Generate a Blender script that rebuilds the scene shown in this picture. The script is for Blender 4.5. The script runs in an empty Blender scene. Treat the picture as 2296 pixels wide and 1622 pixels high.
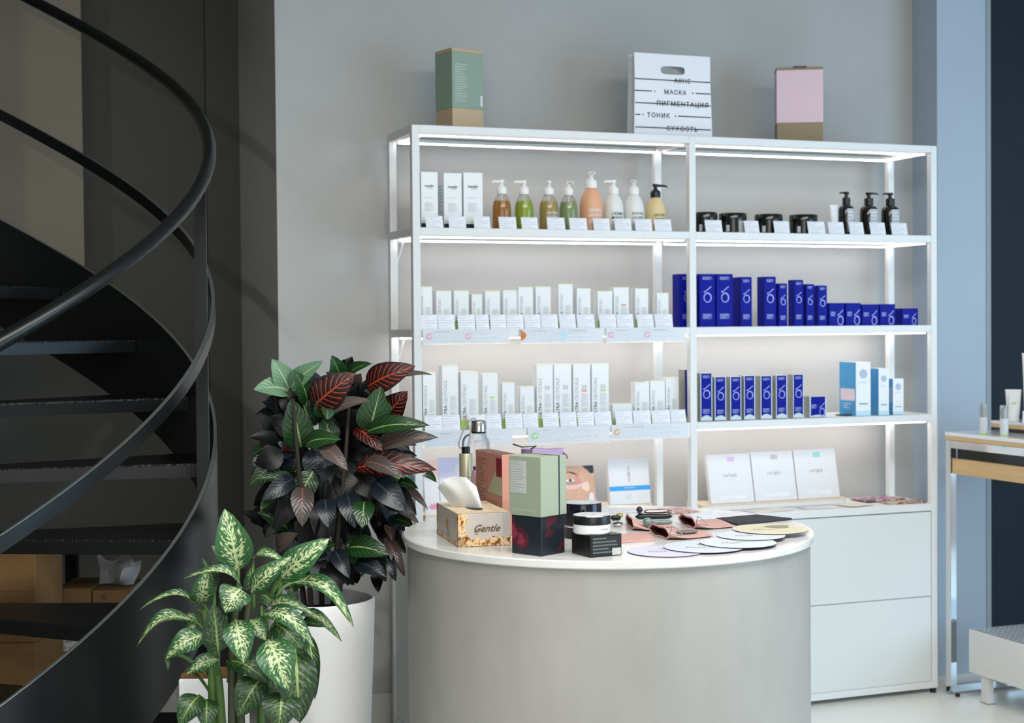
import bpy, bmesh, math, random
from mathutils import Vector, Matrix
random.seed(7)
S = bpy.context.scene
COL = S.collection
# ------------------------------------------------------------------ camera
F = 3353.03                      # focal length in pixels of the 2296 px wide frame
CAM = Vector((-1.63016, -5.39224, 1.6))
CR = Vector((0.936148, -0.351501, -0.008599))
CU = Vector((0.016100, 0.018423, 0.999701))
CF = Vector((0.351237, 0.936006, -0.022906))
cam = bpy.data.cameras.new('camera'); camo = bpy.data.objects.new('camera', cam); COL.objects.link(camo)
m3 = Matrix((CR, CU, -CF)).transposed(); camo.matrix_world = Matrix.Translation(CAM) @ m3.to_4x4()
cam.sensor_width = 36; cam.lens = F / 2296 * 36; cam.clip_start = .05
cam.dof.use_dof = True; cam.dof.focus_distance = 4.0; cam.dof.aperture_fstop = 5.0
S.camera = camo
S.view_settings.view_transform = 'Standard'; S.view_settings.look = 'None'
S.view_settings.gamma = 1; S.view_settings.use_curve_mapping = False
S.view_settings.exposure = 0.0
# ------------------------------------------------------------------ light
W = bpy.data.worlds.new('world'); S.world = W; W.use_nodes = True
W.node_tree.nodes['Background'].inputs[0].default_value = (.86, .93, 1, 1)
W.node_tree.nodes['Background'].inputs[1].default_value = .56
def area(name, loc, target, sx, sy, power, color, spread=math.pi):
    l = bpy.data.lights.new(name, 'AREA'); l.shape = 'RECTANGLE'; l.size = sx; l.size_y = sy
    l.energy = power; l.color = color; l.spread = spread
    o = bpy.data.objects.new(name, l); COL.objects.link(o); o.location = loc
    o.rotation_euler = (Vector(target) - Vector(loc)).to_track_quat('-Z', 'Y').to_euler()
    return o
area('shop_window_light', (4.6, -4.6, 1.7), (.6, 0, .8), 3.0, 2.4, 118, (.45, .74, 1))
area('front_left_fill_light', (-1.9, -8.0, 2.0), (0, -.5, .7), 3.4, 2.4, 76, (1, .97, .91))  # unseen fill, added to lift the counter's left side and the fronts
area('overhead_fill_light', (.05, -3.4, 3.3), (.05, -3.1, 0), 4.0, 1.2, 152, (1, .98, .94))  # no known fixture; added overhead to brighten floor, pot and counter
def spot(name, loc, target, power, ang, color, blend=.4, r=.04):
    l = bpy.data.lights.new(name, 'SPOT'); l.energy = power; l.spot_size = math.radians(ang); l.color = color
    l.spot_blend = blend; l.shadow_soft_size = r
    o = bpy.data.objects.new(name, l); COL.objects.link(o); o.location = loc
    o.rotation_euler = (Vector(target) - Vector(loc)).to_track_quat('-Z', 'Y').to_euler()
    return o
spot('stair_spot_light', (-2.9, -2.7, 3.2), (-1.55, 1.0, 1.7), 75, 44, (1, .90, .74), .6)
spot('plant_fill_spot', (-1.0, -5.2, 3.1), (-.66, -1.1, .62), 110, 21, (1, .97, .90), .5)  # invented spot, put in to brighten the white pot and leaves
# ------------------------------------------------------------------ helpers
def ray(u, v): return CR * ((u - 1148) / F) + CU * (-(v - 811) / F) + CF
def onZ(u, v, z): r = ray(u, v); return CAM + r * ((z - CAM.z) / r.z)
def onY(u, v, y): r = ray(u, v); return CAM + r * ((y - CAM.y) / r.y)
def onX(u, v, x): r = ray(u, v); return CAM + r * ((x - CAM.x) / r.x)
def onD(u, v, d): return CAM + ray(u, v) * d
MATS = {}
def srgb(c):
    if isinstance(c, str):
        c = c.lstrip('#'); c = [int(c[i:i + 2], 16) / 255 for i in (0, 2, 4)]
    return tuple((x / 12.92 if x <= .04045 else ((x + .055) / 1.055) ** 2.4) for x in c)
def mat(name, color='#cccccc', rough=.5, metal=0, spec=.5, noise=0, nscale=8, bump=0, bscale=60, emit=0, trans=0, alpha=1, ior=1.45, sss=0, coat=0, stretch=None):
    if name in MATS: return MATS[name]
    m = bpy.data.materials.new(name); m.use_nodes = True; nt = m.node_tree; b = nt.nodes['Principled BSDF']
    c = srgb(color); b.inputs['Base Color'].default_value = (*c, 1); b.inputs['Roughness'].default_value = rough
    b.inputs['Metallic'].default_value = metal; b.inputs['Specular IOR Level'].default_value = spec
    b.inputs['IOR'].default_value = ior
    if trans: b.inputs['Transmission Weight'].default_value = trans
    if alpha < 1: b.inputs['Alpha'].default_value = alpha
    if coat: b.inputs['Coat Weight'].default_value = coat
    if emit: b.inputs['Emission Color'].default_value = (*c, 1); b.inputs['Emission Strength'].default_value = emit
    tc = None
    if noise or bump:
        tc = nt.nodes.new('ShaderNodeTexCoord'); mp = nt.nodes.new('ShaderNodeMapping'); nt.links.new(tc.outputs['Object'], mp.inputs[0])
        if stretch: mp.inputs['Scale'].default_value = stretch
    if noise:
        n = nt.nodes.new('ShaderNodeTexNoise'); n.inputs['Scale'].default_value = nscale; n.inputs['Detail'].default_value = 5; n.inputs['Roughness'].default_value = .6
        nt.links.new(mp.outputs[0], n.inputs['Vector'])
        r = nt.nodes.new('ShaderNodeValToRGB'); r.color_ramp.elements[0].position = .3; r.color_ramp.elements[1].position = .72
        r.color_ramp.elements[0].color = (*[x * (1 - noise) for x in c], 1); r.color_ramp.elements[1].color = (*[min(1, x * (1 + noise)) for x in c], 1)
        nt.links.new(n.outputs['Fac'], r.inputs[0]); nt.links.new(r.outputs[0], b.inputs['Base Color'])
    if bump:
        n2 = nt.nodes.new('ShaderNodeTexNoise'); n2.inputs['Scale'].default_value = bscale; n2.inputs['Detail'].default_value = 3
        nt.links.new(mp.outputs[0], n2.inputs['Vector'])
        bp = nt.nodes.new('ShaderNodeBump'); bp.inputs['Strength'].default_value = bump; bp.inputs['Distance'].default_value = .01
        nt.links.new(n2.outputs['Fac'], bp.inputs['Height']); nt.links.new(bp.outputs[0], b.inputs['Normal'])
    MATS[name] = m; return m
def print_mat(name, paper, ink, sx=1, sy=9, amount=.5, rough=.55):
    """flat small print: broken text lines laid out in the face's UV"""
    if name in MATS: return MATS[name]
    m = bpy.data.materials.new(name); m.use_nodes = True; nt = m.node_tree; b = nt.nodes['Principled BSDF']
    b.inputs['Roughness'].default_value = rough
    uv = nt.nodes.new('ShaderNodeUVMap'); sep = nt.nodes.new('ShaderNodeSeparateXYZ'); nt.links.new(uv.outputs[0], sep.inputs[0])
    def M(op, a, bb):
        n = nt.nodes.new('ShaderNodeMath'); n.operation = op
        for i, x in enumerate((a, bb)):
            if x is None: continue
            if isinstance(x, (int, float)): n.inputs[i].default_value = x
            else: nt.links.new(x, n.inputs[i])
        return n.outputs[0]
    row = M('MULTIPLY', sep.outputs[1], sy); fr = M('FRACT', row, None); fl = M('FLOOR', row, None)
    line = M('LESS_THAN', M('ABSOLUTE', M('SUBTRACT', fr, .5), None), .2)
    wn = nt.nodes.new('ShaderNodeTexWhiteNoise'); wn.noise_dimensions = '1D'; nt.links.new(fl, wn.inputs['W'])
    lim = M('ADD', M('MULTIPLY', wn.outputs['Value'], .45), .5)
    inx = M('LESS_THAN', sep.outputs[0], lim)
    n = nt.nodes.new('ShaderNodeTexNoise'); n.inputs['Scale'].default_value = 60 * sx
    cv = nt.nodes.new('ShaderNodeCombineXYZ'); nt.links.new(sep.outputs[0], cv.inputs[0]); nt.links.new(fl, cv.inputs[1]); nt.links.new(cv.outputs[0], n.inputs['Vector'])
    wd = M('GREATER_THAN', n.outputs['Fac'], .46)
    k = M('MULTIPLY', M('MULTIPLY', M('MULTIPLY', line, inx), wd), amount)
    mx = nt.nodes.new('ShaderNodeMix'); mx.data_type = 'RGBA'; mx.inputs['A'].default_value = (*srgb(paper), 1); mx.inputs['B'].default_value = (*srgb(ink), 1)
    nt.links.new(k, mx.inputs['Factor']); nt.links.new(mx.outputs['Result'], b.inputs['Base Color'])
    MATS[name] = m; return m
def tag(o, label=None, cat=None, group=None, kind=None):
    if label: o['label'] = label
    if cat: o['category'] = cat
    if group: o['group'] = group
    if kind: o['kind'] = kind
    return o
def link(name, me, m, parent=None, loc=None, rot=None, scale=None):
    o = bpy.data.objects.new(name, me); COL.objects.link(o)
    if m is not None and not me.materials: me.materials.append(m)
    if parent is not None: o.parent = parent
    if loc is not None: o.location = loc
    if rot is not None: o.rotation_euler = rot
    if scale is not None: o.scale = scale
    return o
def empty(name, loc=(0, 0, 0), rz=0):
    o = bpy.data.objects.new(name, None); COL.objects.link(o); o.location = loc; o.rotation_euler = (0, 0, rz); o.empty_display_size = .05; return o
class B:
    """bmesh collector"""
    def __init__(s): s.bm = bmesh.new(); s.uv = s.bm.loops.layers.uv.new('UVMap')
    def box(s, x0, x1, y0, y1, z0, z1, bev=0, seg=1, mtx=None):
        bm = s.bm if not bev else bmesh.new()
        vs = [bm.verts.new((x, y, z)) for x in (x0, x1) for y in (y0, y1) for z in (z0, z1)]
        q = [(0, 1, 3, 2), (4, 6, 7, 5), (0, 4, 5, 1), (2, 3, 7, 6), (0, 2, 6, 4), (1, 5, 7, 3)]
        fs = [bm.faces.new([vs[i] for i in f]) for f in q]
        if bev:
            bmesh.ops.bevel(bm, geom=bm.edges[:], offset=bev, segments=seg, affect='EDGES', profile=.5)
            if mtx: bmesh.ops.transform(bm, matrix=mtx, verts=bm.verts[:])
            s.add(bm)
        else:
            for f, (a, b2) in zip(fs, ((1, 2), (1, 2), (0, 2), (0, 2), (0, 1), (0, 1))):
                ext = [(x0, x1), (y0, y1), (z0, z1)]
                for l in f.loops:
                    c = l.vert.co
                    l[s.uv].uv = ((c[a] - ext[a][0]) / ((ext[a][1] - ext[a][0]) or 1), (c[b2] - ext[b2][0]) / ((ext[b2][1] - ext[b2][0]) or 1))
            if mtx: bmesh.ops.transform(bm, matrix=mtx, verts=vs)
        return s
    def add(s, bm):
        me = bpy.data.meshes.new('t'); bm.to_mesh(me); bm.free(); s.bm.from_mesh(me); bpy.data.meshes.remove(me)
        s.uv = s.bm.loops.layers.uv.verify(); return s
    def poly(s, pts, uvs=None):
        f = s.bm.faces.new([s.bm.verts.new(p) for p in pts])
        if uvs:
            for l, q in zip(f.loops, uvs): l[s.uv].uv = q
        return s
    def quad(s, a, b, c, d): return s.poly((a, b, c, d), ((0, 0), (1, 0), (1, 1), (0, 1)))
    def prism(s, pts, h0, h1, axis=2):
        """outline pts (2D) extruded from h0 to h1 along axis"""
        def P(p, h): return (p[0], p[1], h) if axis == 2 else ((p[0], h, p[1]) if axis == 1 else (h, p[0], p[1]))
        lo = [s.bm.verts.new(P(p, h0)) for p in pts]; hi = [s.bm.verts.new(P(p, h1)) for p in pts]
        n = len(pts); s.bm.faces.new(lo[::-1]); s.bm.faces.new(hi)
        for i in range(n): s.bm.faces.new((lo[i], lo[(i + 1) % n], hi[(i + 1) % n], hi[i]))
        return s
    def lathe(s, prof, n=24, c=(0, 0, 0), cap=True, sx=1, sy=1):
        rings = []
        for r, z in prof:
            rings.append([s.bm.verts.new((c[0] + sx * r * math.cos(2 * math.pi * i / n), c[1] + sy * r * math.sin(2 * math.pi * i / n), c[2] + z)) for i in range(n)])
        for a, b in zip(rings, rings[1:]):
            for i in range(n): s.bm.faces.new((a[i], a[(i + 1) % n], b[(i + 1) % n], b[i]))
        if cap:
            if prof[0][0] > 1e-5: s.bm.faces.new(rings[0][::-1])
            if prof[-1][0] > 1e-5: s.bm.faces.new(rings[-1])
        return s
    def tube(s, pts, r, n=8, closed=False):
        pts = [Vector(p) for p in pts]; rings = []; N = len(pts); prev = None
        for i, p in enumerate(pts):
            t = (pts[(i + 1) % N] - pts[i - 1]) if closed else (pts[min(i + 1, N - 1)] - pts[max(i - 1, 0)])
            t.normalize()
            if prev is None: prev = t.orthogonal().normalized()
            a = (prev - t * prev.dot(t)); a = a.normalized() if a.length > 1e-6 else t.orthogonal().normalized(); prev = a
            b = t.cross(a); rr = r(i / (N - 1)) if callable(r) else r
            rings.append([s.bm.verts.new(p + a * rr * math.cos(2 * math.pi * k / n) + b * rr * math.sin(2 * math.pi * k / n)) for k in range(n)])
        for i in range(N if closed else N - 1):
            A, C = rings[i], rings[(i + 1) % N]
            for k in range(n): s.bm.faces.new((A[k], A[(k + 1) % n], C[(k + 1) % n], C[k]))
        if not closed: s.bm.faces.new(rings[0][::-1]); s.bm.faces.new(rings[-1])
        return s
    def mesh(s, name='mesh', smooth=False, angle=None):
        bmesh.ops.recalc_face_normals(s.bm, faces=s.bm.faces[:])
        me = bpy.data.meshes.new(name); s.bm.to_mesh(me); s.bm.free()
        if smooth:
            for p in me.polygons: p.use_smooth = True
            if angle: me.set_sharp_from_angle(angle=math.radians(angle))
        return me
def part(name, b, m, parent=None, smooth=False, angle=40, loc=None, rot=None):
    return link(name, b.mesh(name, smooth, angle), m, parent, loc, rot)
# text meshes
TXT = {}
def text_mesh(body, shear=0, space=1.0, bold=0):
    k = (body, shear, space, bold)
    if k in TXT: return TXT[k]
    cu = bpy.data.curves.new('lettering', 'FONT'); cu.body = body; cu.align_x = 'CENTER'; cu.align_y = 'CENTER'; cu.shear = shear
    cu.space_character = space; cu.offset = bold; cu.resolution_u = 2
    o = bpy.data.objects.new('lettering', cu); COL.objects.link(o)
    dg = bpy.context.evaluated_depsgraph_get(); me = bpy.data.meshes.new_from_object(o.evaluated_get(dg)); me.name = 'lettering'
    bpy.data.objects.remove(o); bpy.data.curves.remove(cu)
    xs = [v.co.x for v in me.vertices]; ys = [v.co.y for v in me.vertices]
    w = max(xs) - min(xs); h = max(ys) - min(ys); cx = (max(xs) + min(xs)) / 2; cy = (max(ys) + min(ys)) / 2
    for v in me.vertices: v.co.x -= cx; v.co.y -= cy
    TXT[k] = (me, w, h); return TXT[k]
def front_text(parent, body, x, y, z, width, m, vertical=False, name='lettering', shear=0, space=1.0, bold=0, height=None):
    """text on a face that looks towards -Y of the parent, centred at (x,z)"""
    me, w, h = text_mesh(body, shear, space, bold); s = width / w; sy = s if height is None else height / h
    key = (body, shear, space, bold, m.name)
    if key not in TXT:
        c = me.copy(); c.materials.clear(); c.materials.append(m); TXT[key] = c
    o = link(name, TXT[key], None, parent); R = Matrix.Rotation(math.pi / 2, 4, 'X')
    if vertical: R = R @ Matrix.Rotation(math.pi / 2, 4, 'Z')
    o.matrix_local = Matrix.Translation((x, y, z)) @ R @ Matrix.Diagonal((s, sy, s, 1))
    return o
ORD = ['first', 'second', 'third', 'fourth', 'fifth', 'sixth', 'seventh', 'eighth', 'ninth', 'tenth', 'eleventh', 'twelfth', 'thirteenth', 'fourteenth', 'fifteenth', 'sixteenth']
# ------------------------------------------------------------------ materials
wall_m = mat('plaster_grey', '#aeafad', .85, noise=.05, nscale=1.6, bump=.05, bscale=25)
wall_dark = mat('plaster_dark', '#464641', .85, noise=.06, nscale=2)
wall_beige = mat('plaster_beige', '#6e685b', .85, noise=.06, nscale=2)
navy_m = mat('navy_panel', '#16212b', .6, spec=.25, noise=.08, nscale=14)
floor_m = mat('floor_resin', '#e6e6e1', .3, noise=.03, nscale=3)
ceil_m = mat('ceiling_paint', '#8b8b8a', .9)
white_m = mat('white_powder_coat', '#d9dcdc', .38)
white_in = mat('white_lacquer', '#d3d8d6', .42)
led_ms = [mat(f'led_diffuser_{i}', '#fff4f0', .4, emit=e) for i, e in enumerate((12, 19, 31, 27))]
led_fs = [mat(f'led_front_{i}', '#fff8f5', .4, emit=e) for i, e in enumerate((3, 4, 6, 7))]
black_steel = mat('black_steel', '#0c1011', .3, spec=.45, noise=.15, nscale=5)
tread_m = mat('black_chequer_plate', '#0f1213', .28, bump=.6, bscale=95)
chrome = mat('chrome', '#d8dadb', .08, metal=1)
rubber = mat('black_rubber', '#101214', .6)
plastic_w = mat('white_plastic', '#e4e4e2', .35)
plastic_b = mat('black_plastic', '#101416', .3)
ink = mat('black_ink', '#1a2222', .6); ink_g = mat('grey_ink', '#8d9396', .6); ink_w = mat('white_ink', '#dfe2ea', .5)
# ------------------------------------------------------------------ setting
YW = .43; XL = -.42; YR = 1.246; XP = 2.535; YP = .245; ZC = 3.4
def struct(name, b, m, parent=None): return tag(part(name, b, m, parent), kind=None if parent else 'structure')
struct('floor', B().box(-3.6, 5.0, -9, 2.0, -.1, 0), floor_m)
struct('ceiling', B().box(-3.6, 5.0, -2.6, 2.0, ZC, ZC + .1), ceil_m)
struct('wall_back', B().box(XL, XP + .02, YW, YR + .1, 0, ZC), wall_m)
XE = onY(185, 300, .95).x; x463 = onY(463, 500, YR).x
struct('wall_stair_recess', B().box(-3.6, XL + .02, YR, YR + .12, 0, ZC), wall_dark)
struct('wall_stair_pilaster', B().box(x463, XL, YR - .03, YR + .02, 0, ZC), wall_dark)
struct('wall_left_return', B().box(XL - .004, XL, YW, YR, 0, ZC), wall_m)
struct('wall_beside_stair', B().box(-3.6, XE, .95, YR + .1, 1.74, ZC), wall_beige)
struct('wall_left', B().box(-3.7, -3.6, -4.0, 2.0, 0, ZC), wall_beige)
struct('wall_right_pilaster', B().box(XP, 2.80, YP, YR + .1, 0, ZC), mat('plaster_blue_grey', '#a2b1be', .85, noise=.04, nscale=1.6))
struct('wall_right', B().box(2.825, 5.0, YP + .03, YR + .1, 0, ZC), navy_m)
struct('trim_1', B().box(2.80, 2.825, YP - .004, YP + .05, 0, ZC), mat('trim_paint', '#8b959c', .6))
base_m = mat('baseboard_white', '#c9c9c4', .5)
struct('baseboard_back', B().box(XL, XP, YW - .014, YW, 0, .125, .003), base_m)
struct('baseboard_stair_recess', B().box(-3.6, x463, YR - .014, YR, 0, .125, .003), base_m)
# ------------------------------------------------------------------ shelving unit
T = .03; SW = 2.3525; SD = .3413; ZS = [2.364, 1.979, 1.594, 1.209, .8226]; XM = SW / 2; ZB = .022
sh = tag(empty('shelving_unit'), 'white metal two-bay display shelving with lit shelves above drawers, against the grey wall', 'shelving')
for x in (0, XM - T / 2, SW - T):
    for y in (0, SD - T):
        part('post', B().box(x, x + T, y, y + T, ZB, ZS[0] - .0005, .0015), white_m, sh)
RH = .03
for i, z in enumerate(ZS):
    for (a, b) in ((T, XM - T / 2), (XM + T / 2, SW - T)):
        part('front_rail', B().box(a, b, 0.0005, T, z - RH, z, .0015), white_m, sh)
        part('back_rail', B().box(a, b, SD - T, SD - .0005, z - RH, z, .0015), white_m, sh)
        part('shelf_board', B().box(a, b, T, SD - T, z - .012, z - .001), white_in, sh)
    for x in (0, XM - T / 2, SW - T):
        part('side_rail', B().box(x + .0005, x + T - .0005, T, SD - T, z - RH, z), white_m, sh)
    if i < 4:
        for (a, b) in ((T, XM - T / 2), (XM + T / 2, SW - T)):
            zz = z - RH - .007
            for nm, bb in (('led_strip', (a + .004, b - .004, .036, .048)), ('led_strip', (a + .004, b - .004, SD - .052, SD - .040))):
                part(nm, B().box(bb[0], bb[1], bb[2], bb[3], zz, zz + .009), led_fs[i] if bb[2] < .1 else led_ms[i], sh)
                part('led_channel', B().box(bb[0], bb[1], bb[2] - .002, bb[3] + .002, zz + .009, zz + .018).box(bb[0], bb[1], bb[2] - .003, bb[2] - .0005, zz + .005, zz + .009).box(bb[0], bb[1], bb[3] + .0005, bb[3] + .003, zz + .005, zz + .009), white_in, sh)
        for x in (T + .012, SW - T - .024):
            part('led_strip', B().box(x, x + .012, .055, SD - .058, z - RH - .007, z - RH + .002), led_fs[i], sh)
for z in ZS[1:3]:
    pts = [(T + .02, SD - .05, z - RH - .005), (T + .012, SD - .03, z - RH - .05), (T + .001, SD - .02, z - RH - .09), (T + .001, SD - .02, z - .36)]
    part('led_cable', B().tube(pts, .0025, 6), plastic_w, sh, True)
# cabinet
ZG, ZG2 = .7924, .4219
for (a, b) in ((T, XM - T / 2), (XM + T / 2, SW - T)):
    part('drawer_front', B().box(a + .002, b - .002, .003, .02, ZG2 + .0015, ZG - .004, .001), white_in, sh)
    part('drawer_front', B().box(a + .002, b - .002, .003, .02, ZB + .031, ZG2 - .0015, .001), white_in, sh)
    part('bottom_rail', B().box(a, b, .001, T, ZB, ZB + .03, .0015), white_m, sh)
    part('cabinet_back', B().box(a, b, SD - T, SD - T + .01, ZB, ZG), white_in, sh)
    part('cabinet_base', B().box(a, b, T, SD - T, ZB, ZB + .012), white_in, sh)
for x in (.006, SW - .014):
    part('side_panel', B().box(x, x + .008, T + .002, SD - T - .002, ZB + .031, ZG), white_in, sh)
for x in (0, SW - T):
    part('side_rail', B().box(x + .0005, x + T - .0005, T, SD - T, ZB, ZB + .03), white_m, sh)
for x in (T / 2, XM, SW - T / 2):
    for y in (T / 2, SD - T / 2):
        part('foot', B().lathe([(.013, 0), (.013, ZB)], 12, (x, y, 0)), rubber, sh, True)
# ------------------------------------------------------------------ round counter
HC = 1.03; CC = Vector((.087, -1.564, 0)); RC = .572
counter_m = mat('counter_microcement', '#979691', .5, noise=.13, nscale=3.2, bump=.03, bscale=18, stretch=(1, 1, .45))
top_m = mat('counter_marble', '#cfcfcc', .2, noise=.08, nscale=7)
ct = tag(empty('round_counter', (CC.x, CC.y, 0)), 'round grey stone counter crowded with samples and boxes, in front of the shelving', 'counter')
part('counter_body', B().lathe([(RC - .012, 0), (RC - .012, HC - .021)], 128), counter_m, ct, True, 30)
part('counter_top', B().lathe([(RC - .003, HC - .021), (RC, HC - .018), (RC, HC - .003), (RC - .003, HC)], 128), top_m, ct, True, 30)
# ------------------------------------------------------------------ spiral stair
AX = onD(-389.9, 745, 4.6); RS = 1.164; KS = .611
rr = Vector((CR.x, CR.y, 0)).normalized(); ff = Vector((CF.x, CF.y, 0)).normalized()
def hel(phi, r, z): return Vector((AX.x, AX.y, 0)) + rr * (r * math.cos(phi)) + ff * (r * math.sin(phi)) + Vector((0, 0, z))
st = tag(empty('spiral_staircase', (AX.x, AX.y, 0)), 'black steel spiral staircase with curved handrail beside the grey wall', 'staircase')
OFF = Vector((AX.x, AX.y, 0))
def ribbon(p0, p1, r0, r1, za, zb, n=90, zmin=0):
    b = B(); rings = []
    for i in range(n + 1):
        ph = math.radians(p0 + (p1 - p0) * i / n)
        lo = max(zmin, za + KS * ph); hi = max(zmin + .002, zb + KS * ph)
        rings.append([b.bm.verts.new(hel(ph, r, z) - OFF) for r, z in ((r0, lo), (r1, lo), (r1, hi), (r0, hi))])
    for A, C in zip(rings, rings[1:]):
        for k in range(4): b.bm.faces.new((A[k], A[(k + 1) % 4], C[(k + 1) % 4], C[k]))
    b.bm.faces.new(rings[0]); b.bm.faces.new(rings[-1][::-1]); return b
part('stringer', ribbon(-104, 215, RS, RS + .012, .733, 1.147, 120), black_steel, st, True, 40)
part('mid_rail', ribbon(-104, 215, RS - .002, RS + .012, 1.553 - .022, 1.553 + .022, 120), black_steel, st, True, 40)
highlight_m = mat('edge_highlight_steel', '#9aa0a2', .3, metal=.8)  # bright metal strips draw in the highlight along stringer and mid rail edges
part('edge_highlight', ribbon(-100, 215, RS + .001, RS + .011, 1.1475, 1.1505, 120), highlight_m, st, True, 40)
part('edge_highlight', ribbon(-100, 215, RS - .001, RS + .011, 1.5755, 1.577, 120), highlight_m, st, True, 40)
part('handrail', B().tube([hel(math.radians(p), RS, 2.057 + KS * math.radians(p)) - OFF for p in range(-104, 216, 3)], .021, 14), black_steel, st, True, 60)
part('newel_column', B().lathe([(.09, 0), (.09, ZC)], 28), black_steel, st, True, 40)
for p in (3, 93, -87):
    ph = math.radians(p); c = hel(ph, RS - .008, 0) - OFF; t = (-rr * math.sin(ph) + ff * math.cos(ph))
    b = B(); nrm = rr * math.cos(ph) + ff * math.sin(ph)
    z0, z1 = .80 + KS * ph, 2.05 + KS * ph
    vs = [c + t * s * .006 + nrm * (q * .019 - .012) + Vector((0, 0, z)) for z in (max(z0, .02), z1) for s, q in ((-1, -1), (1, -1), (1, 1), (-1, 1))]
    vv = [b.bm.verts.new(v) for v in vs]
    for f in ((0, 1, 2, 3), (7, 6, 5, 4), (0, 4, 5, 1), (1, 5, 6, 2), (2, 6, 7, 3), (3, 7, 4, 0)): b.bm.faces.new([vv[i] for i in f])
    part('baluster', b, black_steel, st)
DT = .327; TZ0 = .965
for j in range(-4, 12):
    z = TZ0 + .2 * j; ph0 = (z - .955) / KS - .10; ph1 = ph0 + DT + .05; n = 6
    if z < .1: continue
    out = [hel(ph0 + (ph1 - ph0) * i / n, RS - .003, 0) - OFF for i in range(n + 1)]
    inn = [hel(ph0 + (ph1 - ph0) * i / n, .085, 0) - OFF for i in range(n + 1)]
    pts = [(v.x, v.y) for v in out + inn[::-1]]
    tr = part('tread', B().prism(pts, z - .006, z), tread_m, st)
    b = B(); a0, a1 = hel(ph0, RS - .004, 0) - OFF, hel(ph0, .09, 0) - OFF
    tt = (a0 - a1).normalized(); nn = Vector((-tt.y, tt.x, 0))
    for s0 in (0,):
        vs = [q + nn * k + Vector((0, 0, zz)) for zz in (z - .045, z - .006) for q, k in ((a0, 0), (a1, 0), (a1, .006), (a0, .006))]
        vv = [b.bm.verts.new(v) for v in vs]
        for f in ((0, 1, 2, 3), (7, 6, 5, 4), (0, 4, 5, 1), (1, 5, 6, 2), (2, 6, 7, 3), (3, 7, 4, 0)): b.bm.faces.new([vv[i] for i in f])
    part('nosing', b, black_steel, tr)
# ================================================================== goods on the shelves
carton_w = mat('white_carton', '#e2e5e6', .45); lime = mat('lime_print', '#b8df6e', .5); lime_p = mat('pale_lime_print', '#d3e3b0', .5)
blue_m = mat('blue_carton', '#08128a', .42, spec=.12); silver_m = mat('silver_carton', '#a9a8a4', .3, metal=.55)
card_m = print_mat('price_card_print', '#dfe3ea', '#8a92a2', 1, 6, .5); smallprint = print_mat('carton_small_print', '#dcdfe1', '#8b9596', 1.5, 12, .8)
white_lines = print_mat('white_lines_on_blue', '#08128a', '#a9a6d0', .8, 4, .9, .3)
acrylic = mat('acrylic', '#eef4f6', .08, trans=.85, alpha=.55)
def shelf_box(name, u0, u1, vt, z, y, dep, m, rz=0, bev=.0006):
    um = (u0 + u1) / 2; a = onY(u0, vt, y); b = onY(u1, vt, y); h = onY(um, vt, y).z - z; w = b.x - a.x
    o = link(name, B().box(-w / 2, w / 2, -dep / 2, dep / 2, 0, h, bev).mesh(name), m, None, ((a.x + b.x) / 2, y + dep / 2, z + .0005), (0, 0, rz))
    return o, w, h, -dep / 2
def panel(name, parent, x0, x1, y, z0, z1, m):
    """printed patch lying on a -Y face (a sheet 0.4 mm proud of it)"""
    return link(name, B().quad((x0, y - .0005, z0), (x1, y - .0005, z0), (x1, y - .0005, z1), (x0, y - .0005, z1)).mesh(name), m, parent)
def side_panel(name, parent, x, y0, y1, z0, z1, m):
    return link(name, B().quad((x - .0005, y1, z0), (x - .0005, y0, z0), (x - .0005, y0, z1), (x - .0005, y1, z1)).mesh(name), m, parent)
CARDS = {}
def price_card(u0, u1, vt, vb, z, y, label, group):
    a = onY(u0, vb, y); b = onY(u1, vb, y); w = round(b.x - a.x, 3); h = max(.03, round(onY(u0, vt, y + .012).z - z, 3))
    if (w, h) not in CARDS:
        CARDS[(w, h)] = (B().poly(((-w / 2, 0, 0), (w / 2, 0, 0), (w / 2, .012, h), (-w / 2, .012, h)), ((0, 0), (1, 0), (1, 1), (0, 1))).mesh('price_card'),
                         B().prism([(0.0006, .0), (.0014, 0), (.0136, h), (.0126, h)], -w / 2, w / 2, 0).box(-w / 2, w / 2, .001, .03, 0, .0012).mesh('holder'))
    p, hd = CARDS[(w, h)]
    o = link('price_card', p, card_m, None, ((a.x + b.x) / 2, y, z + .0006), (0, 0, random.uniform(-.03, .03)))
    link('holder', hd, acrylic, o); return tag(o, label, 'price card', group)
def ultra(u0, u1, vt, z, label, group, y=.055, limed=True, acc=None, num=None):
    o, w, h, f = shelf_box('skincare_carton', u0, u1, vt, z, y, .042, carton_w); tag(o, label, 'carton', group)
    if h > .09:
        L = min(.62 * h, .15); zb = .16 * h; lw = .19 * w
        front_text(o, 'ULTRA', -w * .30, f - .0006, zb + .18 * L, .36 * L, ink, True, bold=.015, height=lw)
        front_text(o, 'CEUTICALS', -w * .30, f - .0006, zb + .69 * L, .60 * L, ink_g, True, height=lw)
        panel('small_print', o, -w * .02, w * .42, f, .30 * h, .52 * h, smallprint)
        if h > .13: panel('small_print', o, -w * .02, w * .40, f, .14 * h, .28 * h, smallprint)
        if num: front_text(o, num, w * .14, f - .0006, .62 * h, w * .3, ink_g)
        if acc: panel('accent_bar', o, -w * .02, w * .3, f, .545 * h, .575 * h, acc)
    if limed:
        panel('lime_band', o, -w / 2, w / 2, f, .0, min(.034, .2 * h), lime); panel('lime_band', o, -w / 2, w / 2, f, h - .0025, h, lime_p)
    return o
def ordl(i): return ORD[i]
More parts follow.
